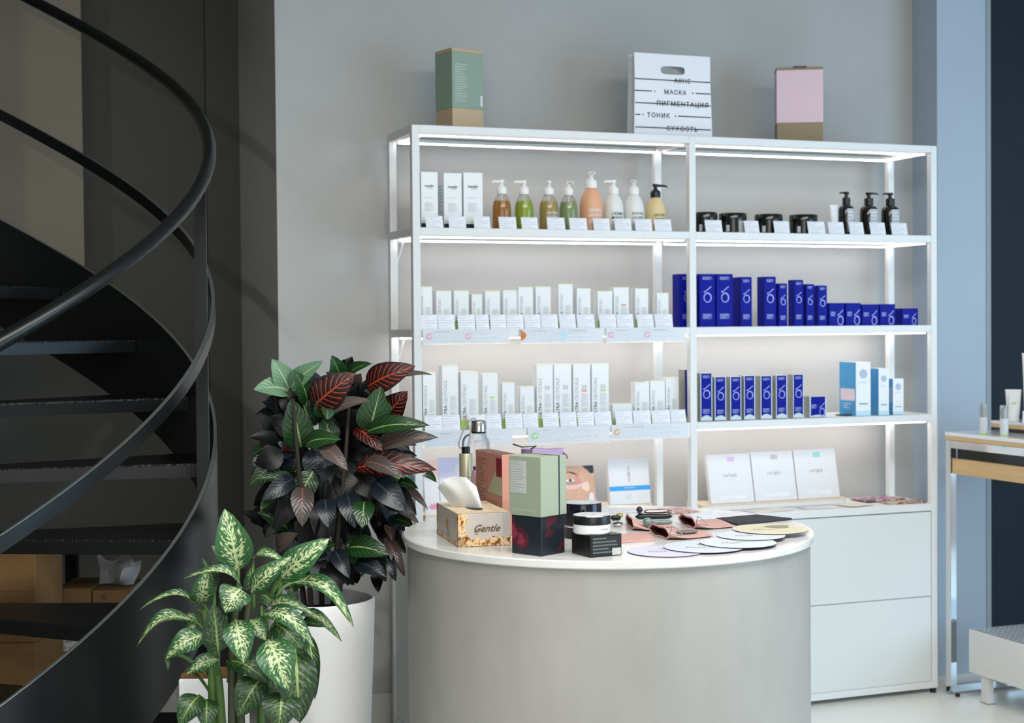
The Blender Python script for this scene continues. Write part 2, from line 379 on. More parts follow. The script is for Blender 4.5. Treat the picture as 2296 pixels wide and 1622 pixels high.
# ---- top shelf, stair bay: three white cartons, eight pump bottles
z = ZS[1]; dark_band = mat('dark_green_band', '#0f2a28', .4)
for i, (u0, u1, vt) in enumerate(((944, 981.5, 386), (995, 1035, 388.5), (1038.5, 1081.5, 387.5))):
    o, w, h, f = shelf_box('skincare_carton', u0, u1, vt, z, .06, .075, carton_w, .02 * (i - 1))
    tag(o, ('white carton with dark foot band, against the stair-side post beside soap bottles', 'white carton with dark foot band and printed side, middle of three beside soap bottles', 'white carton with dark foot band, next to the amber soap bottle')[i], 'carton', 'white cartons beside the soap bottles')
    panel('dark_band', o, -w / 2, w / 2, f, 0, .019, dark_band)
    front_text(o, 'meder', 0, f - .0006, h * .755, w * .58, ink, shear=.35, bold=.02)
    front_text(o, 'beauty', .004, f - .0006, h * .71, w * .3, ink_g)
    panel('small_print', o, -w * .32, w * .32, f, h * .54, h * .56, smallprint)
    panel('small_print', o, -w * .28, w * .28, f, h * .30, h * .46, smallprint)
    side_panel('small_print', o, -w / 2, -.03, .03, h * .1, h * .8, smallprint)
def bend(me, r, m, z, ang=0):
    me = me.copy()
    for v in me.vertices:
        t = v.co.x / r + ang; v.co = (r * math.sin(t), -r * math.cos(t), v.co.y + z)
    me.materials.clear(); me.materials.append(m); return me
def round_text(parent, body, r, z, width, m, ang=0, bold=.01):
    me, w, h = text_mesh(body, 0, 1, bold); me = me.copy(); s = width / w
    for v in me.vertices: v.co.x *= s; v.co.y *= s
    return link('lettering', bend(me, r + .0004, m, z, ang), None, parent)
def round_patch(name, parent, r, z0, z1, a0, a1, m, n=12):
    b = B()
    for i in range(n):
        t0 = a0 + (a1 - a0) * i / n; t1 = a0 + (a1 - a0) * (i + 1) / n
        P = lambda t, zz: ((r + .0005) * math.sin(t), -(r + .0005) * math.cos(t), zz)
        b.poly((P(t0, z0), P(t1, z0), P(t1, z1), P(t0, z1)), ((i / n, 0), ((i + 1) / n, 0), ((i + 1) / n, 1), (i / n, 1)))
    bmesh.ops.remove_doubles(b.bm, verts=b.bm.verts[:], dist=1e-6)
    return part(name, b, m, parent, True)
def pump_bottle(u0, u1, vt, z, y, body_m, pump_m, label, cat, group, noz, text=None, text_m=None, shoulder=.66, neck=.40, name='pump_bottle', liquid=None):
    a = onY(u0, vt, y); b = onY(u1, vt, y); R = (b.x - a.x) / 2 * .985; H = onY((u0 + u1) / 2, vt, y).z - z
    o = tag(empty(name, ((a.x + b.x) / 2, y, z + .0005), 0), label, cat, group)
    hb = H * .74; rn = R * neck
    prof = [(R * .9, 0), (R * .98, .004), (R, .01), (R, hb * .56), (R * .97, hb * .66), (R * .86, hb * .78), (R * .66, hb * .89), (rn * 1.1, hb * .965), (rn, hb)]
    part('bottle_body', B().lathe(prof, 28), body_m, o, True, 50)
    if liquid: part('liquid', B().lathe([(p[0] * .93, p[1] + (.003 if i == 0 else 0)) for i, p in enumerate(prof[:6])], 24), liquid, o, True, 50)
    if liquid: part('dip_tube', B().tube([(0, 0, .01), (0, 0, hb)], .0025, 6), plastic_w, o, True)
    rc = R * .52
    part('collar', B().lathe([(rc * .98, hb - .004), (rc, hb + .001), (rc, hb + H * .085), (rc * .93, hb + H * .10), (rc * .5, hb + H * .14), (rc * .34, hb + H * .17), (rc * .3, H * .95)], 20), pump_m, o, True, 50)
    d = Vector((math.cos(noz), math.sin(noz), 0)); zt = H - .004
    nb = B().lathe([(rc * .34, H * .935), (rc * .52, H * .945), (rc * .55, H * .995), (rc * .4, H)], 16)
    nb.tube([d * (rc * .2) + Vector((0, 0, zt - .003)), d * (R * .9) + Vector((0, 0, zt - .003)), d * (R * 1.28) + Vector((0, 0, zt - .007))], lambda t: .0058 - .0028 * t, 8)
    part('pump_head', nb, pump_m, o, True, 50)
    if text:
        for k, tx in enumerate(text):
            round_text(o, tx, R, hb * .47 - k * hb * .115, R * 1.25, text_m, 0)
        round_patch('small_print', o, R, hb * .03, hb * .47 - len(text) * hb * .115 + .004, -.62, .1, print_mat('bottle_print_' + body_m.name, PAPER.get(body_m.name, '#cccccc'), INK.get(text_m.name, '#333333'), .8, 6, .9))
    return o
PAPER = {'white_bottle': '#dddedb', 'cream_bottle': '#d8c79b', 'peach_bottle': '#d9a883', 'clear_bottle': '#c9bb8a'}; INK = {'black_ink': '#26302e', 'white_ink': '#e8e6e4'}
glass_soft = mat('clear_bottle', '#f2efe4', .08, trans=.95, alpha=.45)
amber = mat('amber_soap', '#b57a1c', .1, trans=.35); green_s = mat('green_soap', '#a9bf2f', .1, trans=.35)
honey = mat('honey_soap', '#c2ad62', .1, trans=.4); sage_s = mat('sage_soap', '#9db57d', .1, trans=.4)
wb = mat('white_bottle', '#dddedb', .4); peach = mat('peach_bottle', '#dba57f', .45); cream = mat('cream_bottle', '#d8c391', .45)
Lf, Rt, Fr = math.pi + .25, -.1, -1.93
PB = [(1104, 1145, 404, glass_soft, plastic_w, Lf, None, None, amber, 'clear pump bottle of amber liquid soap, next to the white cartons'),
      (1154, 1195, 405, glass_soft, plastic_w, Lf, None, None, green_s, 'clear pump bottle of yellow-green liquid soap with white pump'),
      (1209, 1251, 406, glass_soft, plastic_w, Fr, ('SAVON', 'LIQUIDE'), ink_w, honey, 'clear pump bottle of pale honey soap with white lettering'),
      (1254, 1294, 407, glass_soft, plastic_w, Fr + .4, None, None, sage_s, 'clear pump bottle of sage green soap next to the peach bottle'),
      (1301, 1349, 386, peach, plastic_w, Fr + .2, ('SAVON', 'LIQUIDE'), ink_w, None, 'tall opaque peach pump bottle with white pump'),
      (1354.5, 1396, 404, wb, plastic_w, Lf, ('CRÈME', 'MAINS'), ink, None, 'white pump bottle lettered for hand cream, next to the peach bottle'),
      (1399.5, 1442, 404, wb, plastic_w, Fr + .1, ('SAVON', 'LIQUIDE'), ink, None, 'white pump bottle of liquid soap next to the black-pump bottle'),
      (1449, 1490, 413, cream, plastic_b, Rt, ('SAVON', 'LIQUIDE'), ink, None, 'cream pump bottle with black pump and black lettering')]
for u0, u1, vt, bm_, pm, nz, tx, tm, lq, lb in PB:
    pump_bottle(u0, u1, vt, ZS[1], .10, bm_, pm, lb, 'bottle', 'soap pump bottles on the top shelf', nz, tx, tm, liquid=lq)
def cards(lst, vt0, vt1, vb0, vb1, z, where, group):
    for i, (u0, u1) in enumerate(lst):
        t = (u0 - lst[0][0]) / (lst[-1][0] - lst[0][0])
        price_card(u0, u1, vt0 + (vt1 - vt0) * t, vb0 + (vb1 - vb0) * t, z, .008, f'{ORD[i]} small white price card from {where}', group)
def c3(l, off, k=3.28): return [(off + a / k, off + b / k) for a, b in l]
cards(c3([(313, 440), (483, 608), (668, 788), (852, 980), (1018, 1138), (1208, 1338), (1372, 1500), (1548, 1668), (1705, 1825), (1855, 1978), (1998, 2120)], 860), 484, 492, 508, 515, ZS[1],
      'the stair-side post, in front of the soap bottles', 'price cards on the soap shelf')
# ---- top shelf, far bay: black jars, tube, three dark dispensers
jar_b = mat('black_jar', '#0e1314', .15, spec=.6); amber_b = mat('brown_glass', '#160d0b', .08, spec=.6)
label_m = print_mat('jar_label', '#c9ced2', '#7d8488', 1, 7, .7)
for i, (u0, u1, vt) in enumerate(((1556, 1606, 477.5), (1614.5, 1671, 479.5), (1695, 1751, 482), (1773, 1829, 483))):
    y = .095; a = onY(u0, vt, y); b = onY(u1, vt, y); R = (b.x - a.x) / 2 * .98; H = onY((u0 + u1) / 2, vt, y).z - z
    o = tag(empty('cosmetic_jar', ((a.x + b.x) / 2, y, z + .0005)), ('black jar half hidden by the centre post', 'second black jar from the centre post, with white label', 'third black jar from the centre post, with white label', 'black jar nearest the white tube, with white label')[i], 'jar', 'black jars on the top shelf')
    part('jar_body', B().lathe([(R * .9, 0), (R * .96, .004), (R * .96, H * .66)], 32), jar_b, o, True, 40)
    part('lid', B().lathe([(R, H * .67), (R, H * .97), (R * .97, H)], 32), jar_b, o, True, 40)
    round_patch('label', o, R * .962, H * .03, H * .6, -.05, 1.5, label_m)
    round_patch('label', o, R * .962, H * .08, H * .4, -1.0, -.75, label_m, 4)
y = .09; a = onY(1861, 460, y); b = onY(1878, 460, y); zt = onY(1870, 460, y).z - z
o = tag(empty('cream_tube', ((a.x + b.x) / 2, y, z + .0005)), 'slim white cream tube standing beside the dark dispensers', 'tube')
w = (b.x - a.x) / 2
b_ = B(); n = 16; rings = []
for k, (sx, sy, zz) in enumerate(((.85, .85, .014), (1, 1, .03), (1, .8, zt * .5), (1, .4, zt * .85), (1, .06, zt * .99), (1, .05, zt))):
    rings.append([b_.bm.verts.new((w * sx * math.cos(2 * math.pi * i / n), w * sy * math.sin(2 * math.pi * i / n), zz)) for i in range(n)])
for A, C in zip(rings, rings[1:]):
    for i in range(n): b_.bm.faces.new((A[i], A[(i + 1) % n], C[(i + 1) % n], C[i]))
b_.bm.faces.new(rings[0][::-1]); b_.bm.faces.new(rings[-1])
part('tube_body', b_, carton_w, o, True, 50); part('cap', B().lathe([(w * .8, 0), (w * .8, .014)], 16), plastic_w, o, True, 40)
def dispenser(u0, u1, vt, y, z, m, noz, label):
    a = onY(u0, vt, y); b = onY(u1, vt, y); R = (b.x - a.x) / 2 * .97; H = onY((u0 + u1) / 2, vt, y).z - z
    o = tag(empty('pump_dispenser', ((a.x + b.x) / 2, y, z + .0005)), label, 'bottle', 'dark dispensers on the top shelf')
    hb = H * .70
    part('bottle_body', B().lathe([(R * .92, 0), (R, .004), (R, hb * .84), (R * .93, hb * .9), (R * .7, hb * .97), (R * .42, hb)], 28), m, o, True, 50)
    part('collar', B().lathe([(R * .5, hb - .002), (R * .5, H * .86), (R * .3, H * .875), (R * .22, H * .88), (R * .22, H * .96)], 18), plastic_b, o, True, 40)
    d = Vector((math.cos(noz), math.sin(noz), 0))
    part('pump_head', B().lathe([(R * .3, H * .945), (R * .36, H * .955), (R * .36, H * .995), (R * .3, H)], 16).tube([Vector((0, 0, H * .978)) - d * R * .1, d * R * .9 + Vector((0, 0, H * .975)), d * R * 1.2 + Vector((0, 0, H * .955))], lambda t: .005 - .002 * t, 8), plastic_b, o, True, 50)
    round_patch('label', o, R, hb * .10, hb * .86, -.42, .95, label_m)
dispenser(1882, 1913, 430.6, .09, z, jar_b, Lf, 'black pump dispenser with white label beside the white tube')
dispenser(1930.5, 1965, 432, .09, z, amber_b, Rt, 'brown glass pump dispenser with white label, between two black dispensers')
dispenser(1978.5, 2013, 433, .09, z, jar_b, Lf, 'black pump dispenser with white label, the one by the outer back post')
cards(c3([(403, 525), (692, 797), (908, 1022), (1158, 1282), (1310, 1422), (1463, 1568), (1615, 1729), (1772, 1889)], 1460), 494, 500, 517, 522, ZS[1], 'the centre post, in front of the black jars', 'price cards on the jar shelf')
# ---- second shelf, stair bay
z = ZS[2]; red_acc = mat('red_print', '#c9776a', .5); grn_acc = mat('green_print', '#a5d977', .5)
R2 = [(940, 969, 643), (978, 1012, 652.5), (1017.6, 1051, 652), (1057.6, 1081, 660), (1088, 1121, 652.5), (1128, 1161, 651), (1162, 1195, 644), (1201, 1235, 643), (1252, 1284, 637), (1293, 1324, 647), (1340, 1373, 653), (1376, 1410, 644.6), (1424, 1453.6, 647), (1473, 1499, 657)]
D2 = ['white carton with grey print', 'white carton with vertical lettering', 'white carton with vertical lettering', 'small white carton with green bar', 'white carton with vertical lettering', 'white carton with vertical lettering', 'tall white carton with vertical lettering', 'tall white carton with vertical lettering', 'tallest white carton', 'white carton with vertical lettering', 'white carton with vertical lettering', 'tall white carton with red printed mark', 'white carton with vertical lettering', 'small white carton with vertical lettering']
for i, (u0, u1, vt) in enumerate(R2):
    ultra(u0, u1, vt, z, f'{D2[i]}, {ORD[i]} from stair-side post, shelf under soaps', 'white skincare cartons on the second shelf', y=.058 + .004 * (i % 3), acc={3: grn_acc, 11: red_acc}.get(i))
cards(c3([(278, 398), (402, 528), (550, 676), (682, 780), (788, 905), (909, 1033), (1040, 1158), (1163, 1285), (1297, 1418), (1427, 1555), (1592, 1716), (1720, 1842), (1870, 1988), (2002, 2130)], 860), 706, 705, 734, 731, ZS[2], 'the stair-side post, on the shelf under the soaps', 'price cards on the second shelf')
# ---- third shelf, stair bay
R3 = [(948, 977, 835.5), (991, 1027, 819.6), (1033, 1072, 834), (1081.6, 1115.5, 838), (1126, 1154, 859), (1166, 1198, 867), (1203, 1239.6, 817.5), (1242, 1281, 817), (1285, 1323, 817), (1327, 1364.6, 816), (1373.7, 1418, 906.5), (1423.4, 1456, 858), (1458, 1491, 855), (1493, 1521.6, 847)]
D3 = ['white carton with grey print', 'tall white carton with vertical lettering', 'broad white carton with vertical lettering', 'white carton with green bar', 'short white carton with vertical lettering', 'short white carton with vertical lettering', 'tall white carton numbered 50', 'tall white carton numbered 30', 'tall white carton numbered 30 with red bar', 'tall white carton numbered 30 with green bar', 'low wide white carton with lime edge', 'white carton with vertical lettering', 'white carton with vertical lettering', 'white carton with lime top edge']
for i, (u0, u1, vt) in enumerate(R3):
    ultra(u0, u1, vt, ZS[3], f'{D3[i]}, {ORD[i]} from stair-side post, third shelf', 'white skincare cartons on the third shelf', y=.062 + .004 * (i % 2), acc={3: grn_acc, 8: mat('orange_print', '#e29379', .5), 9: grn_acc}.get(i), num={6: '50', 7: '30', 8: '30', 9: '30'}.get(i))
cards(c3([(308, 435), (439, 565), (632, 755), (759, 870), (900, 1026), (1030, 1140), (1174, 1293), (1302, 1424), (1432, 1552), (1557, 1680), (1710, 1835), (1842, 1968), (1977, 2113), (2117, 2228)], 860), 933, 920, 962, 946, ZS[3], 'the stair-side post, on the shelf above the leaflets', 'price cards on the third shelf')
# ---- blue cartons
def emblem_mesh():
    b = B(); n = 26; rings = []
    for i in range(n):
        t = 2 * math.pi * i / n; k = .045 + .03 * (.5 + .5 * math.cos(t - .9)); c, s_ = math.cos(t), math.sin(t)
        rings.append([b.bm.verts.new(((.25 - d) * c, 0, -.19 + (.28 - d) * s_)) for d in (0, k)])
    for i in range(n):
        A, C = rings[i], rings[(i + 1) % n]; b.bm.faces.new((A[0], C[0], C[1], A[1]))
    b.poly(((-.23, 0, .10), (-.19, 0, .07), (.25, 0, .41), (.20, 0, .44))); b.poly(((-.23, 0, .10), (-.06, 0, .17), (-.04, 0, .2), (-.24, 0, .17)))
    return b.mesh('emblem')
EMB = emblem_mesh(); emb_m = mat('foil_emblem', '#8f8cb8', .35, metal=.4); EMB.materials.append(emb_m)
def blue_carton(u0, u1, vt, z, y, dep, label, group, silver=False, low=False):
    o, w, h, f = shelf_box('blue_carton', u0, u1, vt, z, y, dep, silver_m if silver else blue_m); tag(o, label, 'carton', group)
    f2 = f
    if silver:
        n = 8; pts = [(-w * .42, h - .002), (w * .42, h - .002), (w * .42, h * .07)] + [(w * .42 - w * .84 * k / n, h * (.07 + .05 * math.sin(math.pi * k / n))) for k in range(1, n)] + [(-w * .42, h * .07)]
        link('front_panel', B().prism(pts, f - .0008, f + .0001, 1).mesh('front_panel'), blue_m, o); f2 = f - .0008
    e = link('emblem', EMB, None, o)
    if low: e.location = (w * .24, f2 - .0006, h * .38); s_ = h * .75; e.scale = (s_ * .8, 1, s_)
    else: e.location = (w * .02, f2 - .0006, h * .62); s_ = min(h * .34, w * 1.2); e.scale = (s_, 1, s_)
    lw = w * .3
    if low: panel('lettering', o, -w * .4, -w * .08, f2, h * .42, h * .62, white_lines)
    else: panel('lettering', o, -lw, lw, f2, h * .15, h * .25, white_lines); panel('lettering', o, -lw, lw, f2, h * .89, h * .95, white_lines)
    return o
B2 = [(1522.5, 1561, 615, .06), (1568, 1603, 615, .05), (1606.5, 1643, 615, .05), (1661, 1685.6, 621.7, .07), (1713.7, 1739.6, 621, .06), (1746, 1765, 636, .045), (1781, 1801, 628, .05), (1807.6, 1825, 637.6, .04), (1834, 1854, 640.6, .04)]
DB2 = ['tall blue carton behind the centre post', 'tall blue carton with dark foil emblem', 'tall blue carton with bright silver emblem', 'blue carton with open space on both sides', 'blue carton with pale top edge', 'small blue carton tucked against a taller one', 'blue carton with dim emblem, first of a descending trio', 'blue carton, middle of a descending trio', 'blue carton, shortest of a descending trio']
for i, (u0, u1, vt, dp) in enumerate(B2):
    blue_carton(u0, u1, vt, ZS[2], .05, dp, DB2[i] + ', under the black jars', 'blue cartons on the second shelf')
for i, (u0, u1, vt) in enumerate(((1859, 1893, 680), (1896.6, 1930, 680), (1933, 1970, 683), (1973.5, 2007, 682.5), (2023, 2058.5, 692))):
    blue_carton(u0, u1, vt, ZS[2], .05, .055, f'low square blue carton, {ORD[i]} from the tall blue cartons', 'low blue cartons on the second shelf', low=True)
B3 = [(1534, 1561, 829), (1570, 1597, 837), (1602, 1628, 845.5), (1637, 1662, 845), (1668, 1693, 842.5), (1705, 1731, 843), (1739.6, 1765, 841.6), (1777.7, 1802, 840)]
for i, (u0, u1, vt) in enumerate(B3):
    blue_carton(u0, u1, vt, ZS[3], .05, .05, ('blue and silver carton half behind the centre post' if i == 0 else f'slim blue carton with silver edges, {ORD[i]} from the centre post') + ', third shelf', 'blue and silver cartons on the third shelf', silver=True)
blue_carton(1815, 1853, 889, ZS[3], .05, .05, 'low blue and silver carton at the end of the slim row', 'blue and silver cartons on the third shelf', silver=True, low=True)
a = onZ(1860, 931, ZS[3]); bb = onZ(1905, 928, ZS[3])
tag(link('flat_sachet', B().box(-.055, .055, -.03, .03, 0, .004, .001).mesh('flat_sachet'), mat('dark_sachet', '#1c1d2b', .4), None, ((a.x + bb.x) / 2, .11, ZS[3] + .0006), (0, 0, .1)), 'flat dark sachet lying between blue cartons and pale blue cartons', 'sachet')
# ---- pale blue / white cartons
sky = mat('sky_blue_print', '#3f93c8', .4); grey_disc = mat('grey_blue_emblem', '#a9b6cd', .5); tealbar = mat('teal_bar', '#5a9db8', .5)
for i, (us, u0, u1, vt, lb) in enumerate(((1898, 1919, 1952, 812.6, 'largest'), (1957, 1970, 1993, 827, 'middle-sized'), (1995.5, 2002, 2026, 850, 'smallest'))):
    dp = (.125, .08, .045)[i]
    o, w, h, f = shelf_box('sky_blue_carton', u0, u1, vt, ZS[3], .05, dp, carton_w); tag(o, f'{lb} white carton with sky blue side, by the outer post on the third shelf', 'carton', 'white and sky blue cartons')
    side_panel('blue_side', o, -w / 2, f, -f, 0, h, sky)
    link('round_emblem', B().lathe([(w * .27, 0), (w * .27, .0005)], 24).mesh('round_emblem'), grey_disc, o, (0, f - .0001, h * .78), (math.pi / 2, 0, 0))
    panel('lettering', o, -w * .36, w * .36, f, h * .60, h * .64, tealbar if 0 else print_mat('teal_line', '#dfe4e8', '#7fb4c6', .6, 1, .8)); panel('accent_bar', o, -w * .3, w * .3, f, h * .21, h * .235, tealbar)
    panel('tinted_foot', o, -w / 2, w / 2, f, 0, h * .09, mat('pale_cyan_print', '#b9d8ea', .45))
    if i == 0:
        side_panel('sticker', o, -w / 2 - .0003, f + .008, -f - .008, h * .28, h * .5, print_mat('sticker_print', '#d9cfdb', '#c09bb0', 1, 5, .5))
        side_panel('lettering', o, -w / 2 - .0003, f + .03, -f - .03, h * .12, h * .24, print_mat('white_on_sky', '#3f93c8', '#cfe2f0', .5, 3, .9))
    if i == 2: side_panel('sticker', o, -w / 2 - .0003, f + .002, -f - .002, h * .34, h * .76, mat('grey_sticker', '#8fa9c9', .4))
# ---- acrylic shelf-edge signs
def swirl_mesh():
    b = B()
    for off, s_ in ((0, 1), (math.pi * .85, .72)):
        n = 12; L = []
        for i in range(n + 1):
            t = off + .6 + 3.6 * i / n; k = .03 + .16 * math.sin(math.pi * min(1, i / n * .98 + .02)); r = .42 * s_
            L.append((b.bm.verts.new((r * math.cos(t), 0, r * math.sin(t))), b.bm.verts.new(((r - k) * math.cos(t), 0, (r - k) * math.sin(t)))))
        for A, C in zip(L, L[1:]): b.bm.faces.new((A[0], C[0], C[1], A[1]))
    return b.mesh('swirl_logo')
SWL = swirl_mesh(); pink_i = mat('pink_print', '#d9a4b4', .5); green_i = mat('swirl_green', '#9ecb74', .5); orange_i = mat('swirl_orange', '#d9a24c', .5); sky_i = mat('pale_blue_print', '#b7d3e3', .5)
sign_m = print_mat('sign_print', '#d3d9df', '#b4bcc4', .6, 9, .75); orange_p = mat('orange_fruit_print', '#c8752b', .4, noise=.4, nscale=60)
def swirl(o, x, y, z, s_, m):
    k = 'swirl' + m.name
    if k not in TXT: c = SWL.copy(); c.materials.append(m); TXT[k] = c
    link('swirl_logo', TXT[k], None, o, (x, y, z), None, (s_, 1, s_))
def sign(u0, u1, v1, z, marks, label, heads):
    y = -.006; a = onY(u0, v1, y); b = onY(u1, v1, y); w = b.x - a.x; h = z - .001 - onY((u0 + u1) / 2, v1, y).z
    o = link('shelf_edge_sign', B().box(-w / 2, w / 2, 0, .003, -h, 0).mesh('shelf_edge_sign'), mat('sign_acrylic', '#dfe6ea', .15, alpha=.9), None, ((a.x + b.x) / 2, y, z - .001))
    tag(o, label, 'sign', 'shelf edge signs')
    panel('printed_strip', o, -w * .49, w * .49, 0, -h * .93, -h * .05, sign_m)
    part('acrylic_lip', B().box(-w / 2, w / 2, -.0025, .034, -h - .004, -h), mat('acrylic_lip', '#ffffff', .35, trans=.75), o)
    for u, m, kind in marks:
        x = onY(u, v1, y).x - o.location.x
        if kind == 's': swirl(o, x, -.0011, -h * .52, h * .62, m)
        else:
            n = 14; pts = [(x, -h * .08)] + [(x + h * .42 * math.sin(math.pi * k / n) ** .7, -h * .08 - h * .78 * k / n) for k in range(1, n)] + [(x, -h * .86)]
            link('fruit_picture' if kind == 'f' else 'drop_picture', B().prism(pts, -.0012, -.0006, 1).mesh('picture'), m, o)
    for u, wd in heads: panel('heading', o, onY(u, v1, y).x - o.location.x, onY(u + wd, v1, y).x - o.location.x, -.0006, -h * .2, -h * .12, print_mat('heading_print', '#d3d9df', '#6f7880', .5, 1, 1))
sign(948, 1143, 770, ZS[2], ((963, pink_i, 's'), (1051, pink_i, 's')), 'clear shelf-edge sign with two pink swirls, beside the stair-side post', ((974, 44), (1063, 9)))
sign(1167, 1351, 768, ZS[2], ((1168, orange_p, 'f'), (1259, sky_i, 'd')), 'clear shelf-edge sign with an orange fruit picture', ((1193, 40), (1276, 50)))
sign(1359, 1538, 766, ZS[2], ((1371, pink_i, 's'), (1452, pink_i, 's')), 'clear shelf-edge sign with two pink swirls, beside the centre post', ((1382, 32), (1464, 42)))
sign(952, 1150, 1000, ZS[3], ((968, sky_i, 's'),), 'clear shelf-edge sign with a pale blue swirl, behind the croton leaves', ((984, 40),))
sign(1184, 1368, 993, ZS[3], ((1200, green_i, 's'),), 'clear shelf-edge sign with a green swirl', ((1215, 20),))
sign(1371, 1544, 983, ZS[3], ((1384, orange_i, 's'),), 'clear shelf-edge sign with an orange swirl', ((1398, 58),))
# ---- top of the unit
z = ZS[0]
sage = mat('sage_board', '#84998a', .5); tan = mat('tan_board', '#b7a182', .55)
a = onY(1009, 200, .10); b_ = onY(1088, 200, .16); h = onY(1009, 107, .10).z - z; w = .145; dp = .118
o = tag(empty('gift_box', (a.x + .062, .17, z + .0005), math.radians(15)), 'tall sage green gift box with tan base, on top of the shelving', 'box')
part('base', B().box(-w / 2, w / 2, -dp / 2, dp / 2, 0, h * .27, .001), tan, o); part('sleeve', B().box(-w / 2 - .001, w / 2 + .001, -dp / 2 - .001, dp / 2 + .001, h * .27, h * .96, .001), sage, o)
part('lid', B().box(-w / 2 - .0015, w / 2 + .0015, -dp / 2 - .0015, dp / 2 + .0015, h * .96, h, .001), tan, o)
panel('lettering', o, -w * .42, w * .02, -dp / 2 - .001, h * .34, h * .82, print_mat('sage_print', '#84998a', '#aebfb0', 1.2, 16, .9)); panel('barcode', o, w * .40, w * .46, -dp / 2 - .001, h * .31, h * .44, mat('pale_print', '#d8dcd6', .5))
w = .192; h = onY(1790, 150, .11).z - z; dp = .11; pcx = onY(1792, 250, .16).x
pinkb = mat('blush_board', '#d6bcc6', .5); olive = mat('olive_board', '#8a7b5f', .55)
o = tag(empty('gift_box', (pcx, .165, z + .0005), math.radians(-26)), 'blush pink gift box with olive base, on top of the shelving', 'box')
part('base', B().box(-w / 2, w / 2, -dp / 2, dp / 2, 0, h * .28, .001), olive, o); part('sleeve', B().box(-w / 2 - .001, w / 2 + .001, -dp / 2 - .001, dp / 2 + .001, h * .28, h * .965, .001), pinkb, o)
part('lid', B().box(-w / 2 - .0015, w / 2 + .0015, -dp / 2 - .0015, dp / 2 + .0015, h * .965, h, .001), olive, o); part('ribbon_pull', B().box(-.028, .028, -dp / 2 - .003, -dp / 2 + .03, h * .985, h + .005, .001), plastic_b, o)
# paper carrier bag
yb = .09; a = onY(1422, 290, yb); b_ = onY(1597, 290, yb); w = b_.x - a.x; h = onY(1420, 118, yb + .01).z - z; dp = .07
bag = tag(empty('paper_bag', ((a.x + b_.x) / 2, yb, z + .0005)), 'white die-cut carrier bag with black Russian words and lines, on top of the shelving', 'bag')
paper_w = mat('white_paper', '#e1e5ea', .6)
def bag_panel(y0, y1):
    """sheet with a die-cut handle hole; x spans w, leans from y0 (foot) to y1 (top)"""
    b = B(); n = 24; hx, hz, cx, cz = w * .153, h * .05, w * .0, h * .81
    hole = []
    for i in range(n):
        t = 2 * math.pi * i / n; ex = abs(math.cos(t)) ** .5 * (1 if math.cos(t) > 0 else -1); ez = abs(math.sin(t)) ** .55 * (1 if math.sin(t) > 0 else -1)
        hole.append((cx + hx * ex, cz + hz * ez))
    out = []
    for (x, zz) in hole:
        dx, dz = x - cx, zz - cz; k = min((w / 2 * .97) / abs(dx) if abs(dx) > 1e-6 else 9e9, ((h - cz) if dz > 0 else (cz - h * .70)) / abs(dz) if abs(dz) > 1e-6 else 9e9)
        out.append((cx + dx * k, cz + dz * k))
    for sg in (1, -1):
        for zz in (h, h * .70): out.append((sg * w * .485, zz)); hole.append(None)
    Y = lambda zz: y0 + (y1 - y0) * zz / h
    hv = [b.bm.verts.new((x, Y(zz), zz)) for x, zz in hole[:n]]; ov = [b.bm.verts.new((x, Y(zz), zz)) for x, zz in out[:n]]
    for i in range(n): b.bm.faces.new((hv[i], hv[(i + 1) % n], ov[(i + 1) % n], ov[i]))
    # corners + lower sheet
    tl, tr, bl, br = [(-w * .485, h), (w * .485, h), (-w * .485, h * .70), (w * .485, h * .70)]
    ang = lambda p: math.atan2(p[1] - cz, p[0] - cx)
    for c in (tl, tr, bl, br):
        nb = sorted(range(n), key=lambda i: abs((ang(out[i]) - ang(c) + math.pi) % (2 * math.pi) - math.pi))[:2]
        b.poly([(c[0], Y(c[1]), c[1])] + [(out[i][0], Y(out[i][1]), out[i][1]) for i in nb])
    b.poly(((-w / 2, Y(0), 0), (w / 2, Y(0), 0), (w * .485, Y(h * .7), h * .7), (-w * .485, Y(h * .7), h * .7)))
    return b
part('front_sheet', bag_panel(0, .006), paper_w, bag); part('back_sheet', bag_panel(dp, dp - .01), paper_w, bag)
for sg in (-1, 1):
    part('gusset', B().poly(((sg * w / 2, 0, 0), (sg * w * .49, dp / 2, 0), (sg * w * .475, dp / 2, h * .96), (sg * w * .485, .006, h * .985))).poly(((sg * w * .49, dp / 2, 0), (sg * w / 2, dp, 0), (sg * w * .485, dp - .01, h * .985), (sg * w * .475, dp / 2, h * .96))), paper_w, bag)
def bagline(x0, x1, f): # fraction of the height
    zz = h * f; panel('printed_line', bag, x0 * w, x1 * w, .006 * f - .0002, zz - .0022, zz + .0022, ink)
for f, words, segs, x, wd in ((.69, 'АКНЕ', ((-.485, .485),), .12, .21), (.55, 'МАСКА', ((-.485, -.27), (.29, .485)), .03, .28), (.405, 'ПИГМЕНТАЦИЯ', ((-.485, .485),), .12, .66), (.265, 'ТОНИК', ((-.485, -.42), (.06, .485)), -.19, .29), (.115, 'СУХОСТЬ', ((-.485, .485),), .11, .40)):
    for s0, s1 in segs: bagline(s0, s1, f)
    front_text(bag, words, x * w, .006 * f - .0012, h * f, wd * w, ink, bold=.02, space=1.25)
for x, f in ((-.235, .55), (.255, .55), (-.385, .265), (.025, .265)):
    link('printed_dot', B().lathe([(.003, 0), (.003, .0005)], 10).mesh('printed_dot'), ink, bag, (x * w, .006 * f - .0004, h * f), (math.pi / 2, 0, 0))
